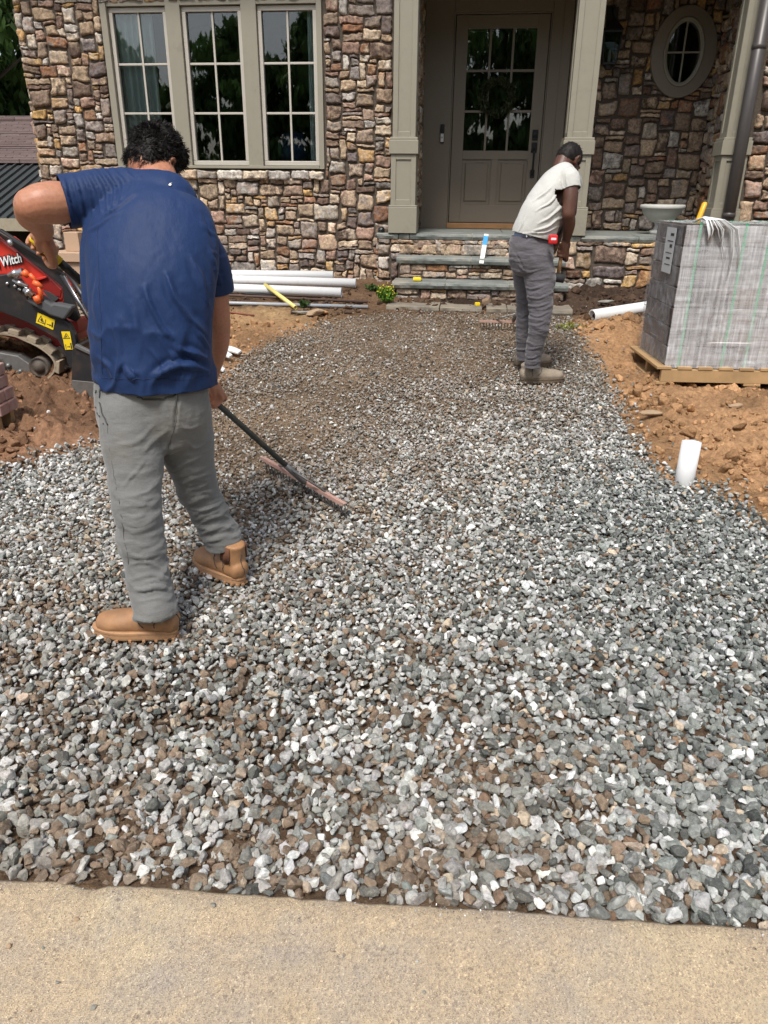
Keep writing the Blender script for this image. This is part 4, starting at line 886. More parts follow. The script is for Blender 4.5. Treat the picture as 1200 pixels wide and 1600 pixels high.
# white ruler-like batten leaning on the steps, blue end up
t = empty('marker_batten', label='white batten with a blue end leaning against the upper steps', cat='batten'); 
A_, B_ = PH(752, 412, 7.245), PH(760, 366, 7.50); t.matrix_world = HM @ Matrix.Translation(A_); D_ = B_-A_
Mx = Matrix.Identity(4); zax = D_.normalized(); xax = Vector((1, 0, 0)); xax = (xax-zax*xax.dot(zax)).normalized(); yax = zax.cross(xax)
Mx = Matrix((xax, yax, zax)).transposed().to_4x4(); L_ = D_.length
MB().box(-.021, .021, -.006, .006, 0, L_*.62, Mx).build('lower_end', simple('white_batten_paint', (.68, .68, .64), .5, dirt=(.45, .33, .2), dirt_amt=.25, dscale=16), t, .002)
MB().box(-.0212, .0212, -.0062, .0062, L_*.62, L_*.93, Mx).build('tape', simple('blue_tape', (.03, .28, .62), .5), t, .002)
MB().box(-.021, .021, -.006, .006, L_*.93, L_, Mx).build('upper_end', WHITE, t, .002)
# small black lamp at the foot of the left column
p = PH(597, 355, 7.62); t = empty('path_light', label='small black light on the porch slab against the left column', cat='lamp'); onhouse(t, p.x-.01, 7.65, ZP)
MB().lathe([(0, 0), (.03, 0), (.034, .02), (.028, .045), (.012, .055), (0, .055)], (0, 0, 0), 20).build('housing', BLACK, t); MB().lathe([(.022, .0), (.022, .004), (0, .004)], (0, -.031, .025), 16, (0, -1, .2)).build('lens', GLASS, t)
# wreath on the door
wr = empty('wreath', label='dark round leaf wreath hanging on the door glass', cat='wreath'); onhouse(wr, .182, YB-.035, 2.385)
n_ = 40; MB().tube([(cos(2*pi*k/n_)*.145, 0, sin(2*pi*k/n_)*.145) for k in range(n_+1)], .016, 8).build('ring', BARK, wr)
rng = np.random.default_rng(9); an = rng.uniform(0, 2*pi, 190); cen = np.column_stack([np.cos(an)*.15, rng.uniform(-.03, .01, 190), np.sin(an)*.15])
leaves('foliage', cen, np.full(190, .052), 14, .017, (.055, .070, .032), rng, wr)
# wall lantern
lt = empty('wall_lantern', label='black carriage lantern on the stone wall beside the right porch column', cat='lantern'); onhouse(lt, 1.265, YB-.17, 2.66)
m = MB(); m.box(-.055, .055, .10, .135, .16, .50); m.tube([(0, .11, .44), (0, .04, .50), (0, 0, .47), (0, 0, .42)], .011, 10); m.build('bracket', BLACK, lt, .004)
m = MB()
for sx in (-1, 1):
    for sy in (-1, 1): m.tube([(sx*.062, sy*.062, .0), (sx*.085, sy*.085, .27)], .007, 6)
for z_, s_ in ((0, .066), (.27, .09)): m.box(-s_, s_, -s_, s_, z_-.012, z_+.008)
m.lathe([(.03, -.05), (.055, -.015), (0, -.015)], (0, 0, 0), 16); m.build('cage', BLACK, lt, .003)
m = MB(); s_ = .10; m.add([(-s_, -s_, .279), (s_, -s_, .279), (s_, s_, .279), (-s_, s_, .279), (-.03, -.03, .37), (.03, -.03, .37), (.03, .03, .37), (-.03, .03, .37), (0, 0, .42)], [(0,1,5,4),(1,2,6,5),(2,3,7,6),(3,0,4,7),(4,5,8),(5,6,8),(6,7,8),(7,4,8),(3,2,1,0)]); m.build('cap', BLACK, lt)
m = MB(); a_, b_ = .058, .080; V = [(-a_, -a_, .008), (a_, -a_, .008), (a_, a_, .008), (-a_, a_, .008), (-b_, -b_, .258), (b_, -b_, .258), (b_, b_, .258), (-b_, b_, .258)]
m.add(V, [(0,1,5,4),(1,2,6,5),(2,3,7,6),(3,0,4,7)]).build('glass', glass_mat('seeded_glass', (.55, .62, .60), 1.5), lt)
MB().lathe([(.014, 0), (.014, .09), (.004, .12), (0, .12)], (0, 0, .01), 12).build('candle', simple('candle_tube', (.6, .6, .55), .5), lt)
# planter bowl on the porch
pl = empty('planter_bowl', label='pale cast stone bowl planter on the porch floor', cat='planter'); onhouse(pl, 1.868, 8.22, ZP)
CAST = simple('cast_stone', (.50, .50, .47), .8, var=.15, scale=25, bmp=.3, dirt=(.25, .22, .18), dirt_amt=.3)
MB().lathe([(0, .11), (.06, .105), (.13, .135), (.18, .19), (.195, .235), (.21, .235), (.215, .245), (.213, .272), (.20, .275), (.19, .26), (0, .24)], (0, 0, -.0), 48).build('bowl', CAST, pl)
MB().lathe([(0, 0), (.10, 0), (.10, .03), (.065, .045), (.05, .07), (.055, .108), (0, .11)], (0, 0, 0), 32).build('foot', CAST, pl)
MB().lathe([(0, .245), (.187, .243)], (0, 0, 0), 32).build('soil', simple('potting_soil', (.04, .028, .02), .95, bmp=.8), pl)
# tan planter box behind the worker on the left
p = PH(118, 402, 7.45); t = empty('planter_box', label='tan box planter against the stone wall left of the worker in blue', cat='planter'); tz = .66
onhouse(t, p.x, 7.42, gzp(*(HM @ Vector((p.x, 7.42, 0))).xy)-.02)
TANP = simple('tan_planter', (.45, .31, .21), .8, var=.08, bmp=.2)
h0 = p.z-gzp(*(HM @ Vector((p.x, 7.42, 0))).xy)+.02
MB().box(-.16, .16, -.16, .16, 0, max(.15, h0-.03)).build('body', TANP, t, .006); MB().box(-.19, .19, -.19, .19, max(.15, h0-.03), h0+.06).build('rim', TANP, t, .006)
MB().box(-.05, .10, -.05, .10, h0+.06, h0+.24).build('liner', TANP, t, .006)
# ------------------------------------------------------------------ paver pallet on the right
def bevel_mod(o, w, s=2):
    b = o.modifiers.new('bevel', 'BEVEL'); b.width = w; b.segments = s; b.limit_method = 'ANGLE'; b.angle_limit = radians(40); return o
PW, PDp = 1.22, .64
pc = P(1038, 571, 4.95); pt_ = P(1072, 352, 4.95); BH = pt_.z-pc.z
PM = Matrix.Translation(pc) @ Matrix.Rotation(radians(-3.0), 4, 'Z')      # x to the right, y away, z up; origin front left bottom of the stack
WOODP = simple('pallet_wood', (.42, .27, .13), .8, var=.3, scale=9, bmp=.4, dirt=(.2, .13, .07), dirt_amt=.35)
pal_ = empty('wooden_pallet', label='pale wooden pallet on the dug clay under the wrapped paver stack', cat='pallet'); pal_.matrix_world = PM
for k in range(10): MB().box(-.055+k*.135, .02+k*.135+.02, -.035, PDp+.06, -.019, -.001).build('deck_board', WOODP, pal_, .002)
for yy in (-.030, PDp/2, PDp+.01): MB().box(-.02, PW+.05, yy, yy+.04, -.105, -.0195).build('stringer', WOODP, pal_, .003)
for k in range(3): MB().box(-.05+k*.58, .06+k*.58, -.034, PDp+.05, -.122, -.1055).build('base_board', WOODP, pal_, .002)
# the stack: every paver block is its own stone, in courses
stack = empty('paver_stack', label='shrink wrapped stack of grey brown concrete pavers on a pallet', cat='pavers'); stack.matrix_world = PM
prn = np.random.default_rng(21); PV = attr_mat('concrete_paver', .9, 26, .6, .9, .004, second=True, vscale=6, speck=.05)
courses = 7; hz_ = BH/courses; V_, F_, C1_, C2_ = [], [], [], []
tone = np.array([(.15,.145,.145),(.22,.205,.195),(.09,.078,.075),(.19,.145,.115),(.29,.28,.27),(.15,.105,.085)])
nb_ = 0; blocks = []
for c_ in range(courses):
    x = 0.0
    while x < PW-.02:
        w_ = prn.choice([.10, .15, .20, .25]); w_ = min(w_, PW-x)
        if PW-x-w_ < .06: w_ = PW-x
        blocks.append((x, x+w_, c_*hz_, (c_+1)*hz_)); x += w_
for (x0, x1, z0_, z1_) in blocks:
    m = MB(); a1 = prn.uniform(-.002, .005); m.box(x0+.002, x1-.002, a1*1.8, PDp-.004, z0_+.0025, z1_-.0025)
    me_ = m; i = prn.integers(0, 6)
    b0_ = len(V_)
    V_ += [tuple(v) for v in m.v]; F_ += [tuple(j+b0_ for j in f) for f in m.f]; c1 = tone[i]*prn.uniform(.8, 1.25); C1_ += [c1]*8; C2_ += [tone[prn.integers(0, 6)]*prn.uniform(.7, 1.2)]*8
me = np_mesh('pavers', np.array(V_), np.array(F_), False, {'Col': np.array(C1_), 'Col2': np.array(C2_)})
bevel_mod(link('pavers', me, PV, stack), .007, 3)
# stretch film: thin glossy skin with drawn streaks and painted highlight bands
def film_mat(name, body, lo, hi, sx, sz, tintc=(.86, .87, .89)):
    m = bpy.data.materials.new(name); m.use_nodes = True; t = m.node_tree; t.nodes.clear(); o = t.nodes.new('ShaderNodeOutputMaterial')
    b = t.nodes.new('ShaderNodeBsdfPrincipled'); b.inputs['Base Color'].default_value = (*tintc, 1); b.inputs['Roughness'].default_value = .16
    tr = t.nodes.new('ShaderNodeBsdfTransparent'); mx = t.nodes.new('ShaderNodeMixShader'); v = objco(t)
    def st(scl, s, d=4):
        mp = t.nodes.new('ShaderNodeMapping'); mp.inputs['Scale'].default_value = scl; t.links.new(v, mp.inputs[0]); return noise(t, s, d, .7, mp.outputs[0])
    a = st((sx, sx, sz), 1.0); bb = st((1.5, 1.5, 26), 1.3); 
    f = mix(t, .38, a, bb); g = ramp(t, f, [(.40, (lo,)*3), (.52, ((lo+hi)*.42,)*3), (.66, (hi,)*3)])
    w_ = ramp(t, st((1.2, 1.2, 60), .9, 2), [(.66, (0,)*3), (.70, (.55,)*3)]); g = mix(t, 1.0, g, w_, 'ADD')  # bright horizontal bands: the film's highlights put into its opacity
    t.links.new(g, mx.inputs[0]); t.links.new(tr.outputs[0], mx.inputs[1]); t.links.new(b.outputs[0], mx.inputs[2]); t.links.new(mx.outputs[0], o.inputs[0])
    bump(t, b, a, .5, .006); return m
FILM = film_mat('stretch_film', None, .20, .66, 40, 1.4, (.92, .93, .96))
FILM_SHADE = film_mat('stretch_film_shaded_side', None, .32, .58, 7, 1.3, (.36, .36, .38))  # darker copy of the film; the left face's shade is in its tint
def sheet(name, p0, du, dv, nu, nv, mat, wob, seed, parent):
    A_, B_ = np.meshgrid(np.linspace(0, 1, nu), np.linspace(0, 1, nv)); A_, B_ = A_.ravel(), B_.ravel(); du, dv = np.array(du), np.array(dv); nn = np.cross(du, dv); nn = nn/np.linalg.norm(nn)
    q = np.column_stack([A_*np.linalg.norm(du)*14, B_*np.linalg.norm(dv)*3.0]); h = wob*fbm(q, 4, seed)+wob*.8*fbm(np.column_stack([A_*5, B_*12]), 3, seed+4)
    V = np.array(p0)+A_[:, None]*du+B_[:, None]*dv-nn*(.004+np.abs(h))[:, None]*-1
    idx = np.arange(nu*nv).reshape(nv, nu); F = np.column_stack([idx[:-1, :-1].ravel(), idx[:-1, 1:].ravel(), idx[1:, 1:].ravel(), idx[1:, :-1].ravel()])
    return link(name, np_mesh(name, V, F, True), mat, parent)
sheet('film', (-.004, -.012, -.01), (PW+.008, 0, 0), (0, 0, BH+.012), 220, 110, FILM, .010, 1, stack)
sheet('film', (-.008, PDp+.003, -.01), (0, -PDp-.008, 0), (0, 0, BH+.012), 90, 90, FILM_SHADE, .012, 2, stack)
sheet('film', (-.004, -.006, BH+.004), (PW+.008, 0, 0), (0, PDp+.01, 0), 110, 70, film_mat('stretch_film_top', None, .25, .75, 10, 10), .009, 3, stack)
sheet('film', (PW+.004, -.004, -.01), (0, PDp+.008, 0), (0, 0, BH+.012), 40, 40, FILM, .008, 5, stack)
GRN = simple('green_strap', (.05, .34, .17), .35, var=.06, bmp=.04)
for u in (.085, .365, .515, .70, .93, 1.12):
    m = MB(); q_ = .009; m.box(u-.008, u+.008, -.0150, -.0140, -.015, BH+.0145); m.box(u-.008, u+.008, -.0125, PDp+.010, BH+.0145, BH+.0155); m.box(u-.008, u+.008, PDp+.010, PDp+.011, -.015, BH+.0145)
    m.build('strap', GRN, stack)
# paper label on the left face
lb = MB().box(-.0265, -.0255, .10, .30, BH-.30, BH-.02).build('label_sheet', simple('label_paper', (.55, .57, .58), .6, var=.1, bmp=.05), stack)
INK = simple('black_ink', (.03, .03, .03), .6, bmp=0)
m = MB()
for k, (y0_, w_, h_) in enumerate([(.13, .07, .016), (.13, .12, .006), (.14, .05, .02), (.13, .13, .005), (.15, .08, .012), (.13, .12, .005)]): m.box(-.0275, -.0266, y0_, y0_+w_, BH-.07-k*.036, BH-.07-k*.036+h_)
m.build('print', INK, lb)
# gathered film tail hanging over the front corner
m = MB(); kr = np.random.default_rng(31); top = Vector((.10, -.01, BH+.02))
for k in range(8):
    dx = .03+.026*k*kr.uniform(.8, 1.1); L__ = kr.uniform(.12, .27) if k > 3 else kr.uniform(.06, .12)
    m.tube([top+Vector((-.06+.004*k, .06, 0)), top+Vector((0, .0, .028)), top+Vector((dx*.5, -.03, .012)), top+Vector((dx*.9, -.038, -.04)), top+Vector((dx*1.05+kr.uniform(-.01, .01), -.034, -.04-L__*.5)), top+Vector((dx*1.1+kr.uniform(-.02, .02), -.03, -.04-L__))], [.014, .026, .024, .020, .013, .004], 10, flat=.16)
m.build('film_tail', simple('gathered_film', (.80, .82, .82), .25, var=.05), stack)
a = P(1091, 344, 5.14); b_ = P(1102, 316, 5.17)
d_ = (b_-a).normalized(); a2 = Vector((a.x, a.y, a.z))-d_*.02
o = MB().tube([a2-a, a2+d_*.02-a, (a+b_)/2-a, b_-d_*.012-a, b_-d_*.003-a, b_-a], [.020, .022, .022, .022, .016, .004], 18, flat=.75).build('tool_handle', simple('orange_yellow_handle', (.78, .40, .02), .35, var=.05), None, label='orange yellow rounded tool handle sticking up on top of the wrapped paver stack', cat='tool'); o.location = a

# ------------------------------------------------------------------ stack of pink brick blocks at the far left edge
bs = empty('brick_stack', label='pile of pinkish grey brick pavers on wood at the left picture edge', cat='pavers'); q = G(12, 692); bs.location = (q.x, q.y, gzp(q.x, q.y)-.02)
BRK = simple('pink_brick', (.36, .20, .165), .9, var=.3, scale=16, bmp=.5, dirt=(.42, .36, .33), dirt_amt=.5, dscale=8)
kr = np.random.default_rng(2)
for k in range(4):
    for j in range(3):
        for i in range(2):
            x1 = -j*.205-.012*k-kr.uniform(0, .012); MB().box(x1-.20, x1, i*.105, i*.105+.10, .10+k*.066, .10+k*.066+.063).build('brick', BRK, bs, .006)
for i in (0, .15): MB().box(-.62, -.03, i, i+.045, 0, .099).build('bearer', WOODP, bs, .003)

# ------------------------------------------------------------------ compact tracked loader
LY = 4.90                                             # distance of the near side of the machine
RED = simple('red_machine_paint', (.62, .045, .03), .32, var=.08, bmp=.03, dirt=(.22, .10, .06), dirt_amt=.25, dscale=5, coat=.3)
RED2 = simple('faded_red_paint', (.33, .028, .024), .5, var=.2, bmp=.1, dirt=(.16, .08, .05), dirt_amt=.5, dscale=5)
ORG = simple('orange_plastic', (.75, .13, .03), .4, var=.08, bmp=.05)
BLK = simple('black_machine_paint', (.022, .022, .024), .42, var=.3, bmp=.05, dirt=(.11, .07, .045), dirt_amt=.25, dscale=7)
GST = simple('worn_grey_steel', (.20, .20, .195), .45, .5, var=.35, bmp=.2, dirt=(.15, .09, .055), dirt_amt=.35, dscale=8)
SLV = simple('zinc_plated', (.55, .56, .56), .25, .9, var=.1)
RUB = simple('muddy_rubber', (.20, .155, .115), .9, var=.35, scale=15, bmp=.4, dirt=(.42, .35, .25), dirt_amt=1.0, dscale=9)
ld = empty('track_loader', P(20, 590, LY+.4).xyz, label='red and black compact track loader standing in mud behind the worker in blue', cat='loader')
lo_ = ld.location.copy()
def pg(pts, d, t, mat, name, bev=.004, parent=None):
    """plate cut to an outline, standing at distance d and t thick going away from the viewer"""
    q = [P(x, y, d) for x, y in pts]; m = MB(); n = len(q)
    V = [v-lo_ for v in q]+[v-lo_+Vector((0, t, 0)) for v in q]
    m.add(V, [tuple(range(n)), tuple(range(2*n-1, n-1, -1))]+[(i, i+n, (i+1) % n+n, (i+1) % n) for i in range(n)])
    return m.build(name, mat, parent or ld, bev)
# track as a loop with lugs
TP = [(-330, 600), (-300, 520), (-150, 512), (0, 520), (40, 531), (67, 545), (84, 561), (87, 577), (76, 592), (58, 602), (0, 601), (-150, 600)]
def smooth_loop(pts, n):
    p = np.array(pts, float); k = len(p); out_ = []
    for i in range(k):
        a, b, c, d = p[i-1], p[i], p[(i+1) % k], p[(i+2) % k]
        for s in np.linspace(0, 1, 12, endpoint=False): out_.append(.5*((2*b)+(-a+c)*s+(2*a-5*b+4*c-d)*s*s+(-a+3*b-3*c+d)*s**3))
    o = np.array(out_); seg = np.r_[0, np.cumsum(np.hypot(*np.diff(np.vstack([o, o[:1]]), axis=0).T))]; s = np.linspace(0, seg[-1], n, endpoint=False); o2 = np.vstack([o, o[:1]])
    return np.column_stack([np.interp(s, seg, o2[:, 0]), np.interp(s, seg, o2[:, 1])])
lp = smooth_loop(TP, 160); L3 = [P(x, y, LY+.02)-lo_ for x, y in lp]
ctr = sum(L3, Vector())/len(L3)
def track(dy, nm):
    m = MB(); n = len(L3); nr = []
    for i in range(n):
        t_ = (L3[(i+1) % n]-L3[i-1]); nv = Vector((t_.z, 0, -t_.x)).normalized(); nv = nv if nv.dot(L3[i]-ctr) > 0 else -nv; nr.append(nv)
    wd = .24; V = []
    for i in range(n):
        for (o1, yy) in ((-.012, 0), (0, 0), (0, wd), (-.012, wd)): V.append(L3[i]+nr[i]*o1+Vector((0, dy+yy, 0)))
    F = [(i*4+k, i*4+(k+1) % 4, ((i+1) % n)*4+(k+1) % 4, ((i+1) % n)*4+k) for i in range(n) for k in range(4)]
    m.add(V, F, False); b_ = m.build(nm, RUB, ld)
    lg = MB(); step = 5
    for i in range(0, n, step):
        a0, a1 = i, (i+3) % n
        for (y0_, y1_, sh) in ((.0, .085, 0), (.09, .16, 2), (.165, .24, 0)):
            i0, i1 = (a0+sh) % n, (a0+sh+3) % n
            V = [L3[i0]+nr[i0]*.0005, L3[i1]+nr[i1]*.0005, L3[i1]+nr[i1]*.034-(L3[i1]-L3[i0])*.08, L3[i0]+nr[i0]*.034+(L3[i1]-L3[i0])*.08]
            V = [v+Vector((0, dy+y0_, 0)) for v in V]+[v+Vector((0, dy+y1_, 0)) for v in V]
            lg.add(V, [(0,1,2,3),(7,6,5,4),(0,4,5,1),(1,5,6,2),(2,6,7,3),(3,7,4,0)])
    lg.build('tread_lugs', RUB, b_, .005)
    return b_
trk = track(0, 'track'); track(.86, 'track')
# wheels and track frame inside
fr = pg([(-300, 545), (0, 551), (28, 556), (48, 570), (52, 585), (40, 592), (0, 590), (-300, 588)], LY+.05, .10, GST, 'track_frame', .006)
for (x, y, r) in ((60, 574, .065), (-10, 573, .075), (-80, 573, .075), (-290, 560, .12)):
    c = P(x, y, LY+.03)-lo_; MB().lathe([(0, -.01), (r*.5, -.01), (r*.55, .01), (r*.85, .01), (r, .0), (r, .12), (0, .12)], c, 28, (0, 1, 0)).build('roller', simple('muddy_steel', (.07,.062,.055), .7, .2, var=.4, dirt=(.2,.14,.09), dirt_amt=.6, dscale=9), trk)
m = MB(); 
for (x, y) in ((33, 580), (14, 571), (5, 583)): m.lathe([(.0, -.02), (.014, -.02), (.017, -.01), (.017, .02)], P(x, y, LY+.05)-lo_, 6, (0, 1, 0))
m.build('bolt', GST, fr)
# chassis and hood
pg([(-330, 480), (0, 480), (45, 500), (92, 528), (97, 545), (84, 541), (64, 541), (0, 524), (-330, 522)], LY+.16, .6, RED2, 'chassis', .01)
hood = pg([(-330, 372), (-100, 350), (0, 372), (67, 423), (98, 452), (98, 468), (88, 476), (74, 478), (50, 462), (38, 442), (30, 430), (-330, 440)], LY+.10, .22, RED, 'hood', .012)
pg([(53, 437), (72, 433), (95, 454), (94, 464), (74, 458)], LY+.094, .006, simple('dark_red_recess', (.24, .015, .012), .5), 'recess', .001)
pg([(60, 452), (76, 456), (92, 466), (82, 474), (72, 475)], LY+.085, .01, simple('mesh_grille', (.05, .05, .052), .7, var=.6, scale=160, bmp=.5), 'grille', .001)
pg([(52, 436), (72, 431), (73, 434), (55, 440), (64, 452), (78, 470), (72, 474), (60, 462), (48, 446)], LY+.075, .02, RED, 'recess_rim', .003)
# boom bars above the hood
pg([(-330, 300), (0, 358), (83, 412), (99, 428), (112, 462), (124, 497), (118, 503), (104, 497), (99, 470), (97, 448), (67, 424), (0, 370), (-330, 320)], LY+.06, .035, BLK, 'lift_arm', .005)
m = MB(); m.tube([P(-100, 302, LY+.03)-lo_, P(98, 424, LY+.03)-lo_], .009, 12); m.tube([P(96, 430, LY+.05)-lo_, P(150, 515, LY-.05)-lo_], .013, 12); m.tube([P(105, 424, LY+.30)-lo_, P(160, 510, LY+.2)-lo_], .022, 12); m.build('hydraulic_hose', BLK, ld)
MB().tube([P(100, 431, LY+.02)-lo_, P(148, 512, LY-.06)-lo_], .006, 10).build('cylinder_rod', SLV, ld)
m = MB(); m.tube([P(14, 375, LY+.0)-lo_, P(18, 384, LY+.0)-lo_], .016, 10); m.build('clamp', SLV, ld)
# lower arm with stickers
arm = pg([(-330, 420), (0, 430), (10, 428), (29, 436), (40, 451), (42, 468), (58, 480), (95, 496), (108, 506), (117, 523), (120, 542), (116, 572), (109, 577), (105, 566), (99, 547), (90, 531), (45, 505), (0, 487), (-330, 470)], LY-.02, .05, BLK, 'loader_arm', .006)
STK = simple('yellow_sticker', (.85, .62, .02), .4, var=.04, bmp=0)
def sticker(poly, tri, extra):
    s = pg(poly, LY-.0245, .002, STK, 'warning_sticker', 0)
    s.parent = arm; s.matrix_parent_inverse = Matrix.Identity(4)
    m = MB()
    for P_ in tri+extra:
        q = [P(x, y, LY-.0258)-lo_ for x, y in P_]; n = len(q)
        m.add(q+[v+Vector((0, .001, 0)) for v in q], [tuple(range(n))]+[(i, i+n, (i+1) % n+n, (i+1) % n) for i in range(n)])
    m.build('symbol', INK, s)
def tri_outline(a, b, c, w=.16):
    g = ((a[0]+b[0]+c[0])/3, (a[1]+b[1]+c[1])/3); f = lambda p: (p[0]+(g[0]-p[0])*w*1.6, p[1]+(g[1]-p[1])*w*1.6)
    return [[a, b, f(b), f(a)], [b, c, f(c), f(b)], [c, a, f(a), f(c)]]
sticker([(59, 488.5), (86, 500), (83, 515.5), (56, 504)], tri_outline((58.5, 502), (64, 492.5), (70, 507)), [[(62.5, 500), (65, 497), (67, 503), (65.5, 503.5), (64, 501)], [(71, 499), (71.8, 499.3), (70.2, 508.6), (69.4, 508.3)], [(73, 505.5), (78, 507.6), (78, 506.3), (80, 508.8), (77.2, 509.8), (77.4, 508.6), (73, 506.6)], [(81, 503), (83.4, 504), (82.6, 512), (80, 511)]])
sticker([(95.6, 518), (109, 518), (114, 546), (102, 546.6)], tri_outline((98.5, 529.5), (103, 520), (109.5, 529)), [[(101, 528), (103.2, 523.5), (105.5, 527.5), (103.6, 526.6)], [(102, 538), (102.8, 538), (103.8, 545.5), (103, 545.6)], [(104.5, 541.4), (108, 541.2), (107.8, 540), (109.6, 541.8), (108.2, 543.4), (108.1, 542.3), (104.7, 542.5)], [(109.4, 536), (111.4, 536), (113, 544.6), (110.8, 545)]])
# couplers
m = MB(); cps = [((14, 431), (36, 424), .022), ((38, 452), (52, 462), .024), ((20, 438), (44, 448), .014)]
for a, b_, r in cps:
    A, B = P(*a, LY-.06)-lo_, P(*b_, LY-.06)-lo_; D = B-A; m.tube([A, A+D*.3, A+D*.32, A+D*.6, A+D*.62, B], [r*.8, r*.8, r*1.2, r*1.2, r*.95, r*.95], 18)
m.build('hydraulic_coupler', SLV, ld)
m = MB()
for a, b_, r in (((36, 424), (45, 432), .020), ((52, 440), (66, 449), .017), ((46, 428), (58, 441), .012), ((56, 462), (62, 474), .022), ((60, 446), (66, 468), .012)):
    A, B = P(*a, LY-.065)-lo_, P(*b_, LY-.06)-lo_; m.tube([A, (A+B)/2, B], [r, r*1.12, r*.8], 16)
m.build('dust_cap', ORG, ld)
m = MB()
for (x, y) in ((26, 441), (31, 452), (24, 447), (12, 443)): m.lathe([(0, -.012), (.009, -.012), (.011, -.002), (.011, .003)], P(x, y, LY-.022)-lo_, 8, (0, 1, 0))
m.build('arm_bolt', SLV, ld)
pg([(42, 464), (60, 462), (80, 476), (84, 474), (110, 479), (113, 482), (100, 500), (78, 493), (60, 482), (44, 474)], LY-.06, .09, simple('grey_rubber_guard', (.075, .078, .082), .7, var=.2, bmp=.2), 'hose_guard', .012)
pg([(97, 505), (120, 500), (123, 520), (112, 525)], LY+.25, .3, RED2, 'front_bracket', .006)
# bucket
bk = empty('bucket', (0, 0, 0)); bk.parent = ld
def pgb(pts, d, t, mat, name, bev=.003): o = pg(pts, d, t, mat, name, bev); o.parent = bk; return o
pgb([(113, 546), (120, 540), (170, 566), (210, 590), (230, 640), (150, 628), (120, 624), (111, 610)], LY-.26, .012, BLK, 'side_plate')
pgb([(112, 594), (180, 600), (232, 640), (150, 629), (120, 625), (111, 611)], LY-.266, .005, GST, 'wear_plate')
pgb([(113, 546), (117, 540), (121, 542), (117, 550), (116, 606), (111, 609)], LY-.247, 1.05, BLK, 'back_plate')
pgb([(112, 606), (121, 623), (228, 640), (230, 634), (123, 617), (116, 602)], LY-.247, 1.05, GST, 'floor_plate')
pgb([(118, 538), (172, 565), (172, 569), (116, 543)], LY-.275, .035, GST, 'top_edge')
pgb([(113, 546), (120, 540), (170, 566), (210, 590), (230, 640), (150, 628), (120, 624), (111, 610)], LY+.80, .012, BLK, 'side_plate')
# lettering on the hood
def text(body, name, mat, M, size, parent, extrude=.001, bold=0, shear=0, align='RIGHT'):
    cu = bpy.data.curves.new(name, 'FONT'); cu.body = body; cu.size = size; cu.extrude = extrude; cu.offset = bold; cu.shear = shear; cu.align_x = align
    o = bpy.data.objects.new(name, cu); C.objects.link(o); bpy.context.view_layer.update(); dg = bpy.context.evaluated_depsgraph_get()
    me = bpy.data.meshes.new_from_object(o.evaluated_get(dg)); bpy.data.objects.remove(o); bpy.data.curves.remove(cu)
    o2 = link(name, me, mat, parent); 
    me.materials.clear(); me.materials.append(mat); o2.matrix_basis = M; return o2
A, B = P(0, 417, LY+.085), P(35, 409, LY+.085); xd = (B-A).normalized(); zd_ = Vector((-xd.z, 0, xd.x)); yd_ = zd_
R3 = Matrix((xd, yd_, xd.cross(yd_))).transposed().to_4x4()
Mt = Matrix.Translation(B-lo_) @ R3 @ Matrix.Diagonal((.72, 1, 1, 1))
text('Ditch Witch', 'lettering_outline', INK, Matrix.Translation((0, .008, 0)) @ Mt, .078, hood, .001, .007, .25)
text('Ditch Witch', 'lettering', simple('white_lettering', (.8, .8, .8), .4, bmp=0), Mt, .078, hood, .001, .0015, .25)
# ------------------------------------------------------------------ bodies: limbs grown together into one surface
def crom(pts, n):
    """Catmull-Rom through rows of any width"""
    p = np.array(pts, float); k = len(p)
    if k == 2: t = np.linspace(0, 1, n)[:, None]; return p[0]*(1-t)+p[1]*t
    e = np.vstack([2*p[0]-p[1], p, 2*p[-1]-p[-2]]); out_ = []
    for i in range(k-1):
        a, b, c, d = e[i:i+4]
        for s in np.linspace(0, 1, n, endpoint=(i == k-2)): out_.append(.5*((2*b)+(-a+c)*s+(2*a-5*b+4*c-d)*s*s+(-a+3*b-3*c+d)*s**3))
    return np.array(out_)
def limb(m, rows, n=20, sub=5, up=(0, -1, 0), cap=(1, 1)):
    """rows (x,y,z,r[,ratio]); closed tube with rounded ends; ratio = size along `up` over size across"""
    R = [list(r[0])+list(r[1:]) if hasattr(r[0], '__len__') else list(r) for r in rows]; R = [r if len(r) == 5 else r+[1.0] for r in R]
    q = crom(R, sub); m0 = len(q)
    def endcap(a, b, w):
        d = a[:3]-b[:3]; d /= np.linalg.norm(d); L = []
        for s in (.35, .7, .92, .995): L.append(np.r_[a[:3]+d*a[3]*w*s, a[3]*sqrt(max(0.0004, 1-s*s)), a[4]])
        return L
    A = endcap(q[0], q[1], cap[0])[::-1] if cap[0] else []; B = endcap(q[-1], q[-2], cap[1]) if cap[1] else []
    q = np.vstack((A if len(A) else [])+[x for x in q]+(B if len(B) else []) if False else [*A, *q, *B])
    m.tube([Vector(r[:3]) for r in q], [float(r[3]) for r in q], n, up=up, flat=[float(r[4]) for r in q]); return m
def blob(m, c, r, M=None, n=16):
    """ellipsoid; r = three half axes"""
    V, F = ico(3); c = Vector(c)
    V = [Vector((v[0]*r[0], v[1]*r[1], v[2]*r[2])) for v in V]
    if M is not None: V = [M.to_3x3() @ v for v in V]
    return m.add([v+c for v in V], [tuple(f) for f in F])
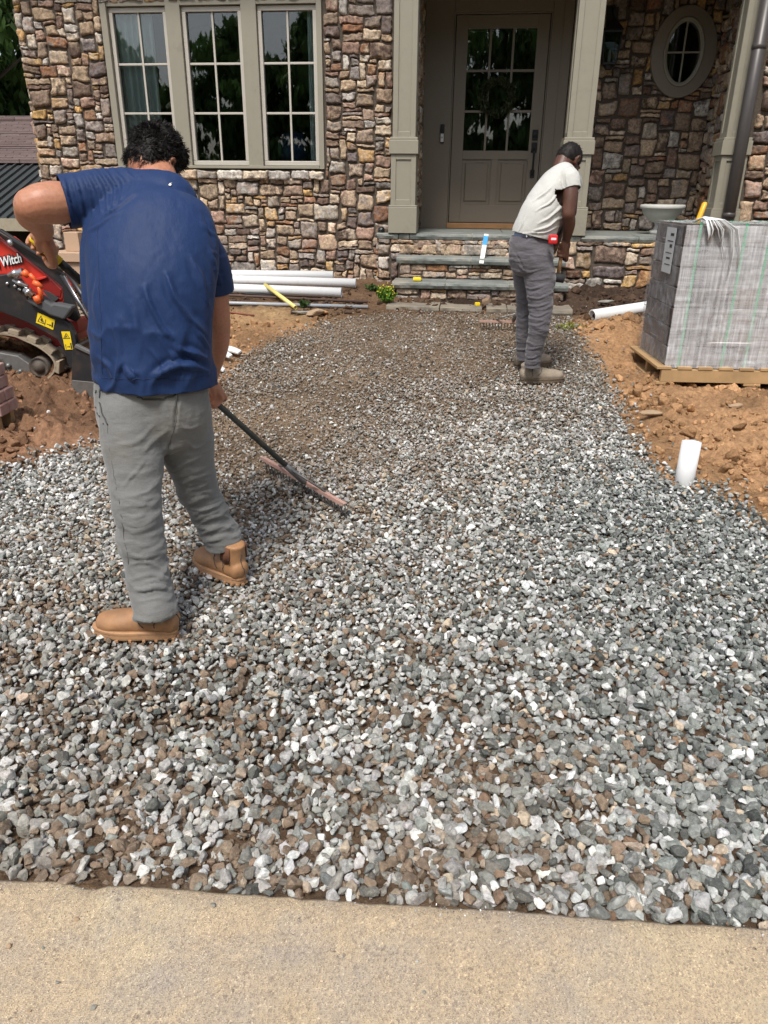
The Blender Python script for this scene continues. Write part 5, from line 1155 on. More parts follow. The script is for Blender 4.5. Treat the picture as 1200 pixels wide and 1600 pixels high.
def grow(m, voxel, smooth=6, fac=.5):
    """fuse the closed pieces into one skin; returns verts, list of faces"""
    me = bpy.data.meshes.new('t'); me.from_pydata([tuple(v) for v in m.v], [], m.f); bm = bmesh.new(); bm.from_mesh(me); bmesh.ops.recalc_face_normals(bm, faces=bm.faces); bm.to_mesh(me); bm.free()
    o = bpy.data.objects.new('t', me); C.objects.link(o); r = o.modifiers.new('r', 'REMESH'); r.mode = 'VOXEL'; r.voxel_size = voxel; r.adaptivity = 0
    if smooth: s = o.modifiers.new('s', 'SMOOTH'); s.factor = fac; s.iterations = smooth
    bpy.context.view_layer.update(); dg = bpy.context.evaluated_depsgraph_get(); me2 = bpy.data.meshes.new_from_object(o.evaluated_get(dg)); bpy.data.objects.remove(o); bpy.data.meshes.remove(me)
    return me2
def arr(me): a = np.empty(len(me.vertices)*3, np.float32); me.vertices.foreach_get('co', a); return a.reshape(-1, 3).astype(float)
def nrm(me): a = np.empty(len(me.vertices)*3, np.float32); me.vertices.foreach_get('normal', a); return a.reshape(-1, 3).astype(float)
def setv(me, v): me.vertices.foreach_set('co', np.asarray(v, np.float32).ravel()); me.update()
def pix(V):
    """where points lie in the photo; used to read fold positions off it"""
    p = V-np.array([0, 0, CAM_H]); z = p[:, 1]*cos(PITCH)-p[:, 2]*sin(PITCH); y = -p[:, 1]*sin(PITCH)-p[:, 2]*cos(PITCH); x = p[:, 0]/z*FPX; y = y/z*FPX
    return np.column_stack([600+x*cos(ROLL)-y*sin(ROLL), 800+x*sin(ROLL)+y*cos(ROLL)])
def folds(me, lines, wv=9.0):
    """lines: (polyline in photo px, width px, height m); raised (or sunk) creases on the side that faces the street"""
    V, Nn = arr(me), nrm(me); uv = pix(V)+wv*np.column_stack([fbm(V*9, 2, 61), fbm(V*9, 2, 62)]); D = np.zeros(len(V)); face = np.clip(-Nn[:, 1]*1.5+.5, 0, 1)
    for pl, w, h in lines:
        pl = crom([(x, y) for x, y in pl], 6); best = np.full(len(V), 1e9); tt = np.zeros(len(V)); L = len(pl)-1
        for i in range(L):
            a, b = pl[i], pl[i+1]; e = b-a; q = uv-a; t = np.clip((q@e)/(e@e+1e-9), 0, 1); d = np.hypot(*(q-t[:, None]*e).T); k = d < best; best[k] = d[k]; tt[k] = (i+t[k])/L
        sgn_w = w*(.45+.55*np.sin(tt*pi)); D += h*np.exp(-(best/np.maximum(sgn_w, .5))**2)*np.sin(np.clip(tt, .04, .96)*pi)**.5-.45*h*np.exp(-((best-1.7*w)/w)**2)*np.sin(tt*pi)
    setv(me, V+Nn*(D*face)[:, None])
def cut(me, planes):
    """open the cloth at cuffs: (point, outward normal, radius of the neighbourhood)"""
    bm = bmesh.new(); bm.from_mesh(me)
    for p, n, r in planes:
        p, n = Vector(p), Vector(n).normalized(); vs = [v for v in bm.verts if (v.co-p).length < r]; es = {e for v in vs for e in v.link_edges}; fs = {f for v in vs for f in v.link_faces}
        vs = {v for f in fs for v in f.verts}; es = {e for f in fs for e in f.edges}
        bmesh.ops.bisect_plane(bm, geom=list(vs)+list(es)+list(fs), plane_co=p, plane_no=n, clear_outer=True)
    bm.to_mesh(me); bm.free(); me.update()
def finish(me, name, mat, parent, thick=0, smooth=True, **k):
    for m in list(me.materials): pass
    me.materials.clear(); me.name = name; o = link(name, me, mat, parent, **k)
    me.polygons.foreach_set('use_smooth', np.full(len(me.polygons), True)); me.update()
    if thick: s = o.modifiers.new('s', 'SOLIDIFY'); s.thickness = thick; s.offset = -1
    return o
def skin(name, col, red):
    m, t, b = new_mat(name); v = objco(t); c = mix(t, ramp(t, noise(t, 9, 5, .6, v), [(.35, (0,0,0)), (.7, (1,1,1))]), col, red)
    c = mix(t, 1.0, c, ramp(t, noise(t, 90, 4, .6, v), [(.3, (.86,)*3), (.7, (1.1,)*3)]), 'MULTIPLY')
    t.links.new(c, b.inputs['Base Color']); b.inputs['Roughness'].default_value = .48; b.inputs['Subsurface Weight'].default_value = .12; b.inputs['Subsurface Radius'].default_value = (.02, .008, .004); b.inputs['Subsurface Scale'].default_value = .5
    vo = N(t, 'ShaderNodeTexVoronoi', Scale=260.0); t.links.new(v, vo.inputs['Vector']); bump(t, b, vo.outputs['Distance'], .18, .001); return m
def cloth(name, col, rough=.85, weave=900, var=.10, stain=None, stain_amt=.4, wr=.5, sheen=.25, wscale=14, stretch=(1, 1, 1)):
    m, t, b = new_mat(name); v = objco(t); mp = t.nodes.new('ShaderNodeMapping'); mp.inputs['Scale'].default_value = stretch; t.links.new(v, mp.inputs[0])
    n1 = noise(t, wscale, 5, .6, mp.outputs[0]); n2 = noise(t, 5, 4, .6, v); c = mix(t, n2, tuple(x*(1-var) for x in col), tuple(min(1, x*(1+var)) for x in col))
    fine = noise(t, 420, 2, .5, v); c = mix(t, 1.0, c, ramp(t, fine, [(.3, (.88,)*3), (.7, (1.12,)*3)]), 'MULTIPLY')
    if stain: c = mix(t, ramp(t, noise(t, 3.6, 5, .65, v), [(.66-stain_amt*.25, (0,0,0)), (.80, (.75,)*3)]), c, stain)
    t.links.new(c, b.inputs['Base Color']); b.inputs['Roughness'].default_value = rough; b.inputs['Sheen Weight'].default_value = sheen; b.inputs['Sheen Roughness'].default_value = .5; b.inputs['Specular IOR Level'].default_value = .25
    bump(t, b, fine, .25, .0012, bump(t, b, n1, wr, .010)); return m
# ---------------- head in its own axes: x right, y the way the face looks, z up, centre of the skull at 0
def head_parts(m, H, neck=True):
    f = lambda x, y, z: H @ Vector((x, y, z))
    blob(m, f(0, -.012, .020), (.076, .098, .096), H); blob(m, f(0, .030, -.010), (.066, .066, .085), H); blob(m, f(0, .028, -.060), (.056, .055, .052), H); blob(m, f(0, .062, -.088), (.026, .022, .020), H)
    blob(m, f(0, .083, .022), (.055, .016, .014), H)
    for s in (-1, 1): blob(m, f(s*.045, .060, -.020), (.024, .028, .022), H); blob(m, f(s*.052, .010, -.062), (.014, .030, .022), H)
    limb(m, [(f(0, .088, .010), .010), (f(0, .104, -.012), .012), (f(0, .110, -.028), .015)], 12, 3, H.to_3x3() @ Vector((1, 0, 0)))
    for s in (-1, 1): blob(m, f(s*.014, .098, -.033), (.009, .011, .008), H)
    blob(m, f(0, .090, -.054), (.024, .010, .006), H); blob(m, f(0, .088, -.065), (.020, .011, .007), H)
    for s in (-1, 1):                                 # ear: rim, hollow and lobe
        E = [f(s*.076, .008, -.030), f(s*.083, -.004, -.022), f(s*.092, -.020, .002), f(s*.092, -.018, .022), f(s*.086, -.002, .030), f(s*.080, .010, .020), f(s*.078, .012, .004)]
        limb(m, [(e, .0062) for e in E], 10, 3, H.to_3x3() @ Vector((1, 0, 0))); blob(m, f(s*.080, .0, .0), (.006, .016, .024), H); blob(m, f(s*.080, .006, -.026), (.006, .009, .010), H)
def eyes(H, parent):
    m = MB(); p = MB()
    for s in (-1, 1): blob(m, H @ Vector((s*.031, .080, .000)), (.012, .012, .012), H); blob(p, H @ Vector((s*.031, .0895, .000)), (.0055, .0035, .0055), H)
    e = m.build('eyes', simple('eye_white', (.7, .68, .65), .2, bmp=0), parent); p.build('iris', simple('dark_iris', (.03, .015, .01), .2, bmp=0), e)
# ---------------- a hand closed on a round bar. c = middle of the grip, h = along the bar towards the thumb side, n = from the bar to the palm, w = wrist
def grip(m, c, h, n, wr, rb, s=1.0, side=1):
    c, h, n, wr = Vector(c), Vector(h).normalized(), Vector(n), Vector(wr); n = (n-h*n.dot(h)).normalized(); b = h.cross(n)*side
    def q(along, ang, rad): return c+h*along+(n*cos(ang)+b*sin(ang))*rad
    kn = []
    for i, (al, rf, ln) in enumerate([(.033, .0088, 1.0), (.0115, .0092, 1.08), (-.0105, .0088, 1.0), (-.031, .0078, .84)]):
        al *= s; rf *= s; R = rb+rf*.95; end = (3.5*ln*.052*s)/(R+.01); end = min(end, 4.6)
        rows = []; 
        for k, (fr_, ww) in enumerate([(-.35, 1.12), (.15, 1.18), (.75, 1.02), (1.15, 1.10), (1.9, .95), (2.35, 1.03), (3.0, .88), (3.5, .80)]):
            a_ = fr_*end/3.9; rr_ = R*(1+.10*(k in (1, 3, 5))) + (.006*s if fr_ < 0 else 0); al2 = al*(1-.10*max(0, fr_)/3.5); rows.append((q(al2, a_, rr_), rf*ww))
        limb(m, rows, 12, 3, h); kn.append(q(al, -.25, R+.006*s))
    for i in range(4): limb(m, [(kn[i], .0125*s), (kn[i]*.45+wr*.55+n*.006*s, .015*s), (wr, .017*s)], 12, 3, h)
    pc_ = (kn[0]+kn[3])/2*.5+wr*.5; limb(m, [((kn[1]+kn[2])/2-n*.004*s, .026*s, .55), (pc_, .032*s, .55), (wr, .027*s, .75)], 16, 4, n)
    # thumb leaves the side of the palm near the wrist and closes over the fingers
    t0 = wr*.72+kn[0]*.28+h*.012*s-b*.012*s; t1 = q(.052*s, -.95, rb+.022*s); t2 = q(.050*s, -1.75, rb+.012*s); t3 = q(.038*s, -2.45, rb+.011*s)
    limb(m, [(t0, .0165*s), ((t0+t1)/2, .0145*s), (t1, .0120*s), (t2, .0110*s), (t3, .0085*s)], 12, 4, h)
def onskin(px, py, VV=None, NN=None, UU=None, off=.002):
    VV, NN, UU = (TV, TN, TU) if VV is None else (VV, NN, UU)
    k = np.argmin(np.hypot(UU[:, 0]-px, UU[:, 1]-py)+(NN[:, 1] > .25)*999); return Vector(VV[k])+Vector(NN[k])*off
def lerp(a, b, t): return a*(1-t)+b*t
def strands(name, me, keep, n, length, rad, col_mat, parent, rng, curl, seed):
    """short hairs standing on the scalp surface"""
    V, Nn = arr(me), nrm(me); idx = np.where(keep(V, Nn))[0]; pick = rng.choice(idx, n); p = V[pick]+rng.normal(0, .0035, (n, 3)); nn = Nn[pick]
    fl = np.column_stack([vnoise(p*38, seed+i) for i in range(3)]); d = nn*.45+fl*curl+rng.normal(0, .22, (n, 3))+np.array([0, 0, -.15]); d /= np.linalg.norm(d, axis=1)[:, None]
    fl2 = np.column_stack([vnoise(p*55, seed+5+i) for i in range(3)]); L = length*rng.uniform(.55, 1.1, n)[:, None]
    p0 = p-nn*.002; p1 = p0+d*L*.5; d2 = d*.6+fl2*curl-nn*.25; d2 /= np.linalg.norm(d2, axis=1)[:, None]; p2 = p1+d2*L*.55
    u = np.cross(d, rng.normal(size=(n, 3))); u /= np.linalg.norm(u, axis=1)[:, None]; w = rad
    Vv = np.stack([p0-u*w, p0+u*w, p1-u*w, p1+u*w, p2], 1).reshape(-1, 3); b = np.arange(n)[:, None]*5
    F = np.vstack([b+[0, 1, 3], b+[0, 3, 2], b+[2, 3, 4]]); return link(name, np_mesh(name, Vv, F, True), col_mat, parent)
HAIR = simple('black_hair', (.010, .008, .007), .6, var=.3, scale=60, bmp=.2, spec=.25)

# ================================================================== worker in the blue shirt
SK1 = skin('tanned_skin', (.40, .185, .105), (.47, .20, .125)); BLUE = cloth('navy_jersey', (.0095, .029, .098), .62, var=.12, wr=.6, sheen=.04, wscale=9, stretch=(1.6, 1, .6), stain=(.045, .055, .085), stain_amt=.25)
GREYP = cloth('grey_work_trousers', (.155, .158, .155), .85, var=.10, wr=.75, stain=(.20, .17, .125), stain_amt=.5, wscale=16, stretch=(.5, .5, 1.3))
man = empty('person', G(230, 960), label='worker in blue shirt and grey trousers seen from behind, raking gravel', cat='person'); mo = man.location.copy()
# rake first: its handle runs from the raised hand to the head on the gravel
HT = P(56, 376, 2.72); rc = G(478, 780); HB = Vector((rc.x, rc.y, gzp(rc.x, rc.y)+.095)); HD = (HB-HT).normalized(); HLn = (HB-HT).length
def on_handle(px, py):
    """the point of the handle that shows at this place"""
    r = ray(px, py); o_ = Vector((0, 0, CAM_H)); w0 = o_-HT; a, b, c = r.dot(r), r.dot(HD), 1.0; d, e = r.dot(w0), HD.dot(w0); return HT+HD*((a*e-b*d)/(a*c-b*b))
LH, RH = on_handle(63, 384), on_handle(323, 628)
print('rake length', HLn, 'LH', LH, 'RH', RH)
hip = P(238, 655, 2.43); 
# --- body: head, neck, arms, hands, feet inside the clothes
b = MB()
HC = P(243, 256, 2.74); fwd = Vector((.42, .80, -.70)).normalized(); side = fwd.cross(Vector((0, 0, 1))).normalized(); upv = side.cross(fwd)
H1 = Matrix.Translation(HC) @ Matrix((side, fwd, upv)).transposed().to_4x4() @ Matrix.Rotation(radians(9), 4, 'Y') @ Matrix.Scale(.885, 4)
head_parts(b, H1)
nb = P(247, 290, 2.66)
limb(b, [(HC+upv*-.03-fwd*.03, .062), (P(250, 276, 2.69), .056), (nb, .066), (P(250, 335, 2.60), .08)], 20, 4)
limb(b, [(P(238, 620, 2.43), .12, .8), (P(240, 500, 2.45), .125, .8), (P(240, 400, 2.53), .125, .7), (P(240, 345, 2.58), .10, .7)], 24, 4)
SL, SR = P(168, 305, 2.60), P(308, 372, 2.66)
EL, WL = P(50, 322, 2.50), P(67, 360, 2.66)
limb(b, [(lerp(nb, SL, .3), .055), (SL, .058), (P(115, 314, 2.56), .060), (P(84, 317, 2.53), .064), (P(65, 318, 2.51), .060), (EL, .054)], 20, 5)
limb(b, [(EL, .052), (P(50, 334, 2.55), .052), (P(58, 344, 2.61), .046), (WL, .036)], 18, 4)
n_l = (WL-LH); n_l = n_l-HD*n_l.dot(HD)
grip(b, LH, HD, n_l, WL+(LH-WL)*.12, .017, 1.2, side=-1)
ER, WR = P(341, 505, 2.76), P(330, 590, 2.98)
limb(b, [(lerp(nb, SR, .4), .045), (SR, .050), (P(332, 430, 2.72), .048), (ER, .045)], 18, 5)
limb(b, [(ER, .045), (P(340, 540, 2.84), .042), (P(334, 572, 2.93), .031), (WR, .027)], 18, 4)
n_r = (WR-RH); grip(b, RH, HD, n_r, WR+(RH-WR)*.2, .017, 1.0, side=1)
for a_, kk_, bb_ in ((P(208, 655, 2.38), P(213, 795, 2.29), P(235, 915, 2.21)), (P(282, 655, 2.47), P(310, 770, 2.57), P(345, 838, 2.62))): limb(b, [(a_, .065), (kk_, .042), (bb_, .032)], 14, 5)
me = grow(b, .0042, 3, .5); V = arr(me); setv(me, V-np.array(mo)); body = finish(me, 'body', SK1, man)
me.polygons.foreach_set('use_smooth', np.full(len(me.polygons), True))
eyes(Matrix.Translation(-mo) @ H1, man)
# --- hair
hm = MB(); f = lambda x, y, z: H1 @ Vector((x, y, z))
blob(hm, f(0, -.016, .036), (.0875, .104, .100), H1); blob(hm, f(0, -.045, -.012), (.078, .068, .072), H1); blob(hm, f(0, .03, .070), (.070, .062, .058), H1)
me = grow(hm, .005, 2); V = arr(me); loc = (np.array(H1.inverted().to_3x3()) @ (V-np.array(HC)).T).T
V2 = V+nrm(me)*(.009*fbm(V*34, 3, 3)+.004*fbm(V*80, 2, 5))[:, None]
setv(me, V2)
bmh = bmesh.new(); bmh.from_mesh(me); bmh.verts.ensure_lookup_table()
kill = [bmh.verts[i] for i in np.where((loc[:, 2] < -.068) | ((loc[:, 1] > .052) & (loc[:, 2] < .045)) | ((np.abs(loc[:, 0]) > .05) & (loc[:, 2] < -.005) & (loc[:, 1] > -.012)))[0]]
bmesh.ops.delete(bmh, geom=kill, context='VERTS'); bmh.to_mesh(me); bmh.free()
V = arr(me); setv(me, V-np.array(mo)); hair = finish(me, 'hair', HAIR, man)
strands('hair_strands', me, lambda V, Nn: V[:, 2] > -9, 12000, .021, .0011, HAIR, hair, np.random.default_rng(4), .9, 3)
# --- shirt
def row(y, xl, xr, d, depth, tilt=0):
    a, c_ = P(xl, y-tilt, d), P(xr, y+tilt, d); return ((a+c_)/2, (c_-a).length/2, depth/((c_-a).length/2))
s = MB()
R_ = [row(604, 150, 331, 2.43, .135), row(585, 148, 331, 2.43, .14), row(550, 146, 331, 2.43, .145), row(500, 143, 332, 2.44, .148), row(450, 140, 336, 2.46, .146), row(405, 137, 341, 2.50, .142), row(362, 138, 336, 2.54, .130), row(332, 149, 318, 2.585, .112), row(308, 172, 298, 2.62, .090), row(294, 194, 282, 2.645, .065)]
m = s
# trunk as a loft whose rings are wide across the picture
limb(m, R_, 36, 5, up=(0, -1, 0), cap=(.3, .6))
limb(m, [(P(262, 318, 2.60), .10, .8), (SL+Vector((0, .0, -.005)), .086), (P(128, 312, 2.585), .082), (P(98, 316, 2.56), .083), (P(78, 318, 2.54), .083)], 24, 5)
limb(m, [(P(250, 302, 2.66), .055), (P(205, 294, 2.62), .062), (SL, .082)], 20, 5)
limb(m, [(P(262, 320, 2.60), .10, .8), (SR, .066), (P(328, 412, 2.71), .067), (P(337, 452, 2.75), .066), (P(339, 480, 2.77), .064)], 24, 5)
limb(m, [(P(252, 302, 2.66), .055), (P(280, 336, 2.66), .058), (SR, .066)], 20, 5)
limb(m, [(P(170, 340, 2.58), .07), (P(150, 400, 2.50), .05), (P(155, 470, 2.47), .05)], 16, 4)
me = grow(m, .0062, 7, .5)
# folds read off the photo
FL = [
 ([(100, 283), (108, 305), (118, 338)], 2.2, .007), ([(112, 277), (124, 305), (133, 342)], 2.4, .008), ([(124, 272), (138, 300), (146, 338)], 2.4, .009), ([(136, 268), (152, 298), (158, 334)], 2.4, .009), ([(148, 264), (165, 294), (166, 332)], 2.4, .009), ([(160, 261), (178, 290), (172, 330)], 2.4, .009), ([(172, 259), (190, 284), (184, 318)], 2.4, .005), ([(186, 260), (203, 282), (198, 306)], 2.4, .004),
 ([(150, 352), (170, 332), (200, 312), (215, 300)], 3, .005), ([(140, 362), (160, 352), (190, 330)], 3, .005),
 ([(228, 445), (236, 470), (252, 505), (272, 530)], 4.5, .013), ([(262, 425), (276, 455), (298, 495), (318, 520)], 5, .014), ([(300, 400), (312, 440), (328, 480)], 4.5, .011), ([(285, 545), (300, 552), (322, 560)], 4.5, .015), ([(236, 585), (262, 573), (292, 570), (322, 582)], 5, .017), ([(190, 572), (200, 585), (214, 598)], 4, .008), ([(150, 560), (164, 574), (172, 594)], 4, .008),
 ([(268, 545), (290, 560), (318, 572)], 4, -.007), ([(322, 380), (334, 415), (345, 450)], 3, .005), ([(312, 345), (324, 360), (340, 372)], 3, .004), ([(318, 330), (326, 352), (338, 395)], 3.5, -.005),
 ([(180, 500), (184, 540), (180, 590)], 5, .006), ([(205, 470), (212, 520), (214, 570)], 5, .004), ([(152, 420), (156, 470), (153, 520)], 5, .005), ([(250, 520), (262, 548), (280, 570)], 3.5, .006), ([(230, 540), (246, 560), (262, 585)], 3.5, .006), ([(300, 505), (312, 525), (330, 545)], 3.5, .007), ([(328, 395), (340, 398), (352, 396)], 2.4, .004), ([(330, 422), (342, 426), (354, 424)], 2.4, .004)]
folds(me, FL)
V, Nn = arr(me), nrm(me); uv = pix(V)
low = np.clip((uv[:, 1]-430)/170, 0, 1)
V = V+Nn*((.0045*fbm(V*np.array([13, 13, 6]), 3, 11)*(.4+.9*low)+.010*low*np.sin(uv[:, 0]*.055+V[:, 1]*9)*np.clip((uv[:, 1]-540)/60, 0, 1)+.0012*fbm(V*45, 2, 12)+.016*((1-np.abs(fbm(V@np.array([[7., 0, 3], [0, 5, 0], [-3, 0, 3.2]])+.3*fbm(V*6, 2, 72)[:, None], 3, 19)))**6-.2)*(.12+.88*low)))[:, None]
setv(me, V)
ca = (P(83, 287, 2.54)+P(118, 349, 2.56))/2
ax1 = (P(78, 318, 2.54)-P(128, 312, 2.585)).normalized(); ax2 = (P(339, 480, 2.77)-P(331, 408, 2.71)).normalized()
cut(me, [(P(100, 316, 2.56), ax1+Vector((0, 0, .0)), .16), (P(338, 450, 2.75), ax2, .12), (P(240, 601, 2.43), Vector((0, 0, -1)), .33), (P(250, 287, 2.67), (nb-P(250, 330, 2.6)).normalized(), .085)])
setv(me, arr(me)-np.array(mo)); shirt = finish(me, 'shirt', BLUE, man, .0035)
# stitched hems and the small logo mark below the collar
mk = MB(); cpt = P(265, 290, 2.6); 
uvs = pix(arr(me)+np.array(mo)); k_ = np.argmin(np.hypot(uvs[:, 0]-265, uvs[:, 1]-289)+(nrm(me)[:, 1] > 0)*999); lp_ = Vector(arr(me)[k_]); ln_ = Vector(nrm(me)[k_])
xd_ = Vector((1, 0, 0)); xd_ = (xd_-ln_*xd_.dot(ln_)).normalized(); yd2 = ln_.cross(xd_); Mx = Matrix((xd_, yd2, ln_)).transposed().to_4x4(); Mx.translation = lp_+ln_*.003
mk.prism([(-.005, .004), (.001, .006), (.006, -.001), (.002, -.002), (.006, -.008), (-.001, -.004)], .0008, Mx @ Matrix.Rotation(pi/2, 4, 'X')).build('logo_mark', simple('white_print', (.7, .7, .7), .5, bmp=0), shirt)
# hems and collar stitched on the shirt
SV, SN = arr(me), nrm(me); SU = pix(SV+np.array(mo)); STI = simple('navy_thread', (.006, .018, .07), .8, bmp=0)
hm_ = MB()
for pl in ([(154, 590), (200, 593), (245, 593), (290, 592), (327, 588)], [(93, 286), (104, 300), (114, 322), (124, 346)], [(328, 444), (340, 445), (351, 443)], [(152, 352), (154, 420), (157, 500), (160, 585)]):
    q = crom(pl, 10); hm_.tube([onskin(*p_, VV=SV, NN=SN, UU=SU, off=.0002) for p_ in q], .0011, 5)
hm_.build('hem_stitching', STI, shirt)
# --- trousers
t_ = MB()
K1, A1 = P(214, 795, 2.27), P(238, 925, 2.27); K2, A2 = P(312, 770, 2.56), P(352, 842, 2.615)
limb(t_, [row(596, 153, 325, 2.43, .125), row(625, 150, 326, 2.43, .128), row(655, 153, 322, 2.43, .125), row(680, 165, 315, 2.43, .10)], 28, 5, cap=(.2, .4))
limb(t_, [(P(210, 640, 2.40), .112, 1.05), (P(207, 690, 2.36), .104, 1.05), (P(211, 740, 2.32), .090), (K1, .077), (P(222, 850, 2.25), .074), (P(233, 905, 2.225), .071), (P(242, 950, 2.185), .071, 1.15), (P(244, 963, 2.175), .070, 1.15)], 26, 6, cap=(1, .15))
limb(t_, [(P(280, 640, 2.45), .105, 1.05), (P(290, 690, 2.49), .098), (P(301, 735, 2.53), .083), (K2, .074), (P(331, 808, 2.59), .071), (P(346, 838, 2.595), .070), (P(350, 852, 2.595), .069)], 26, 6, cap=(1, .15))
me = grow(t_, .0062, 6, .5)
PF = [([(276, 612), (277, 640), (272, 672)], 2.5, -0.0062), ([(262, 690), (262, 705), (256, 722)], 3, -0.0037),
 ([(165, 640), (170, 700), (180, 760)], 1.6, 0.0019),
 ([(180, 800), (205, 806), (235, 798)], 3, 0.0037), ([(186, 822), (212, 832), (244, 822)], 3, 0.0037), ([(196, 780), (220, 786), (248, 776)], 3, 0.0031), ([(192, 860), (220, 872), (258, 858)], 3, 0.0037),
 ([(196, 885), (226, 880), (262, 893)], 3, 0.0050), ([(202, 903), (236, 896), (266, 905)], 3, 0.0056), ([(204, 920), (240, 914), (270, 922)], 3, 0.0056), ([(210, 938), (240, 932), (270, 938)], 3, 0.0037), ([(190, 760), (206, 742), (222, 720)], 3, 0.0037), ([(222, 705), (238, 690), (262, 672)], 3.5, 0.0043), ([(178, 700), (210, 690), (250, 660)], 3.5, 0.0031),
 ([(262, 735), (285, 728), (318, 715)], 3.2, 0.0043), ([(272, 755), (298, 752), (332, 738)], 3.2, 0.0037), ([(290, 790), (315, 780), (348, 776)], 3.2, 0.0043), ([(298, 806), (322, 798), (356, 792)], 3, 0.0043), ([(305, 824), (330, 812), (362, 812)], 3, 0.0050), ([(312, 838), (336, 828), (368, 828)], 3, 0.0056), ([(318, 852), (345, 842), (372, 840)], 3, 0.0043), ([(285, 690), (300, 700), (322, 690)], 3.5, 0.0037), ([(280, 662), (300, 668), (322, 655)], 3.5, 0.0031)]
folds(me, PF)
V, Nn = arr(me), nrm(me); lowt = np.clip((pix(V)[:, 1]-690)/120, .15, 1); rg = (1-np.abs(fbm(V*np.array([5, 5, 19])+.35*fbm(V*8, 2, 70)[:, None], 3, 17)))**5; setv(me, V+Nn*(.0045*fbm(V*np.array([10, 10, 14]), 3, 15)+.011*(rg-.3)*lowt+.0012*fbm(V*50, 2, 16))[:, None])
cut(me, [(P(243, 958, 2.18), Vector((.05, 0, -1)), .14), (P(348, 847, 2.595), (A2-K2).normalized(), .12), (P(240, 592, 2.43), Vector((0, 0, 1)), .3)])
setv(me, arr(me)-np.array(mo)); tr_ = finish(me, 'trousers', GREYP, man, .004)
# pocket welts and seams laid on the cloth
TV, TN = arr(me), nrm(me); TU = pix(TV+np.array(mo))
seam = MB(); SEAMM = simple('dark_seam', (.055, .055, .052), .9, bmp=0)
for grp in (([(212, 612), (232, 616), (256, 614), (276, 609)], [(213, 620), (232, 624), (256, 622), (275, 617)]), ([(152, 603), (149, 620), (151, 640), (162, 662)], [(157, 603), (156, 625), (160, 645), (168, 664)])):
    seam = MB()
    for pl in grp:
        q = crom(pl, 5); seam.tube([onskin(*p_, off=.0012) for p_ in q], .0027, 6)
    seam.build('pocket_edge', SEAMM, tr_)
seam = MB(); 
for pl in ([(276, 606), (277, 640), (273, 670), (262, 700)], [(168, 664), (174, 720), (186, 780), (194, 840), (204, 900)]):
    q = crom(pl, 8); seam.tube([onskin(*p_, off=.0001) for p_ in q], .0010, 5)
seam.build('seam', SEAMM, tr_)
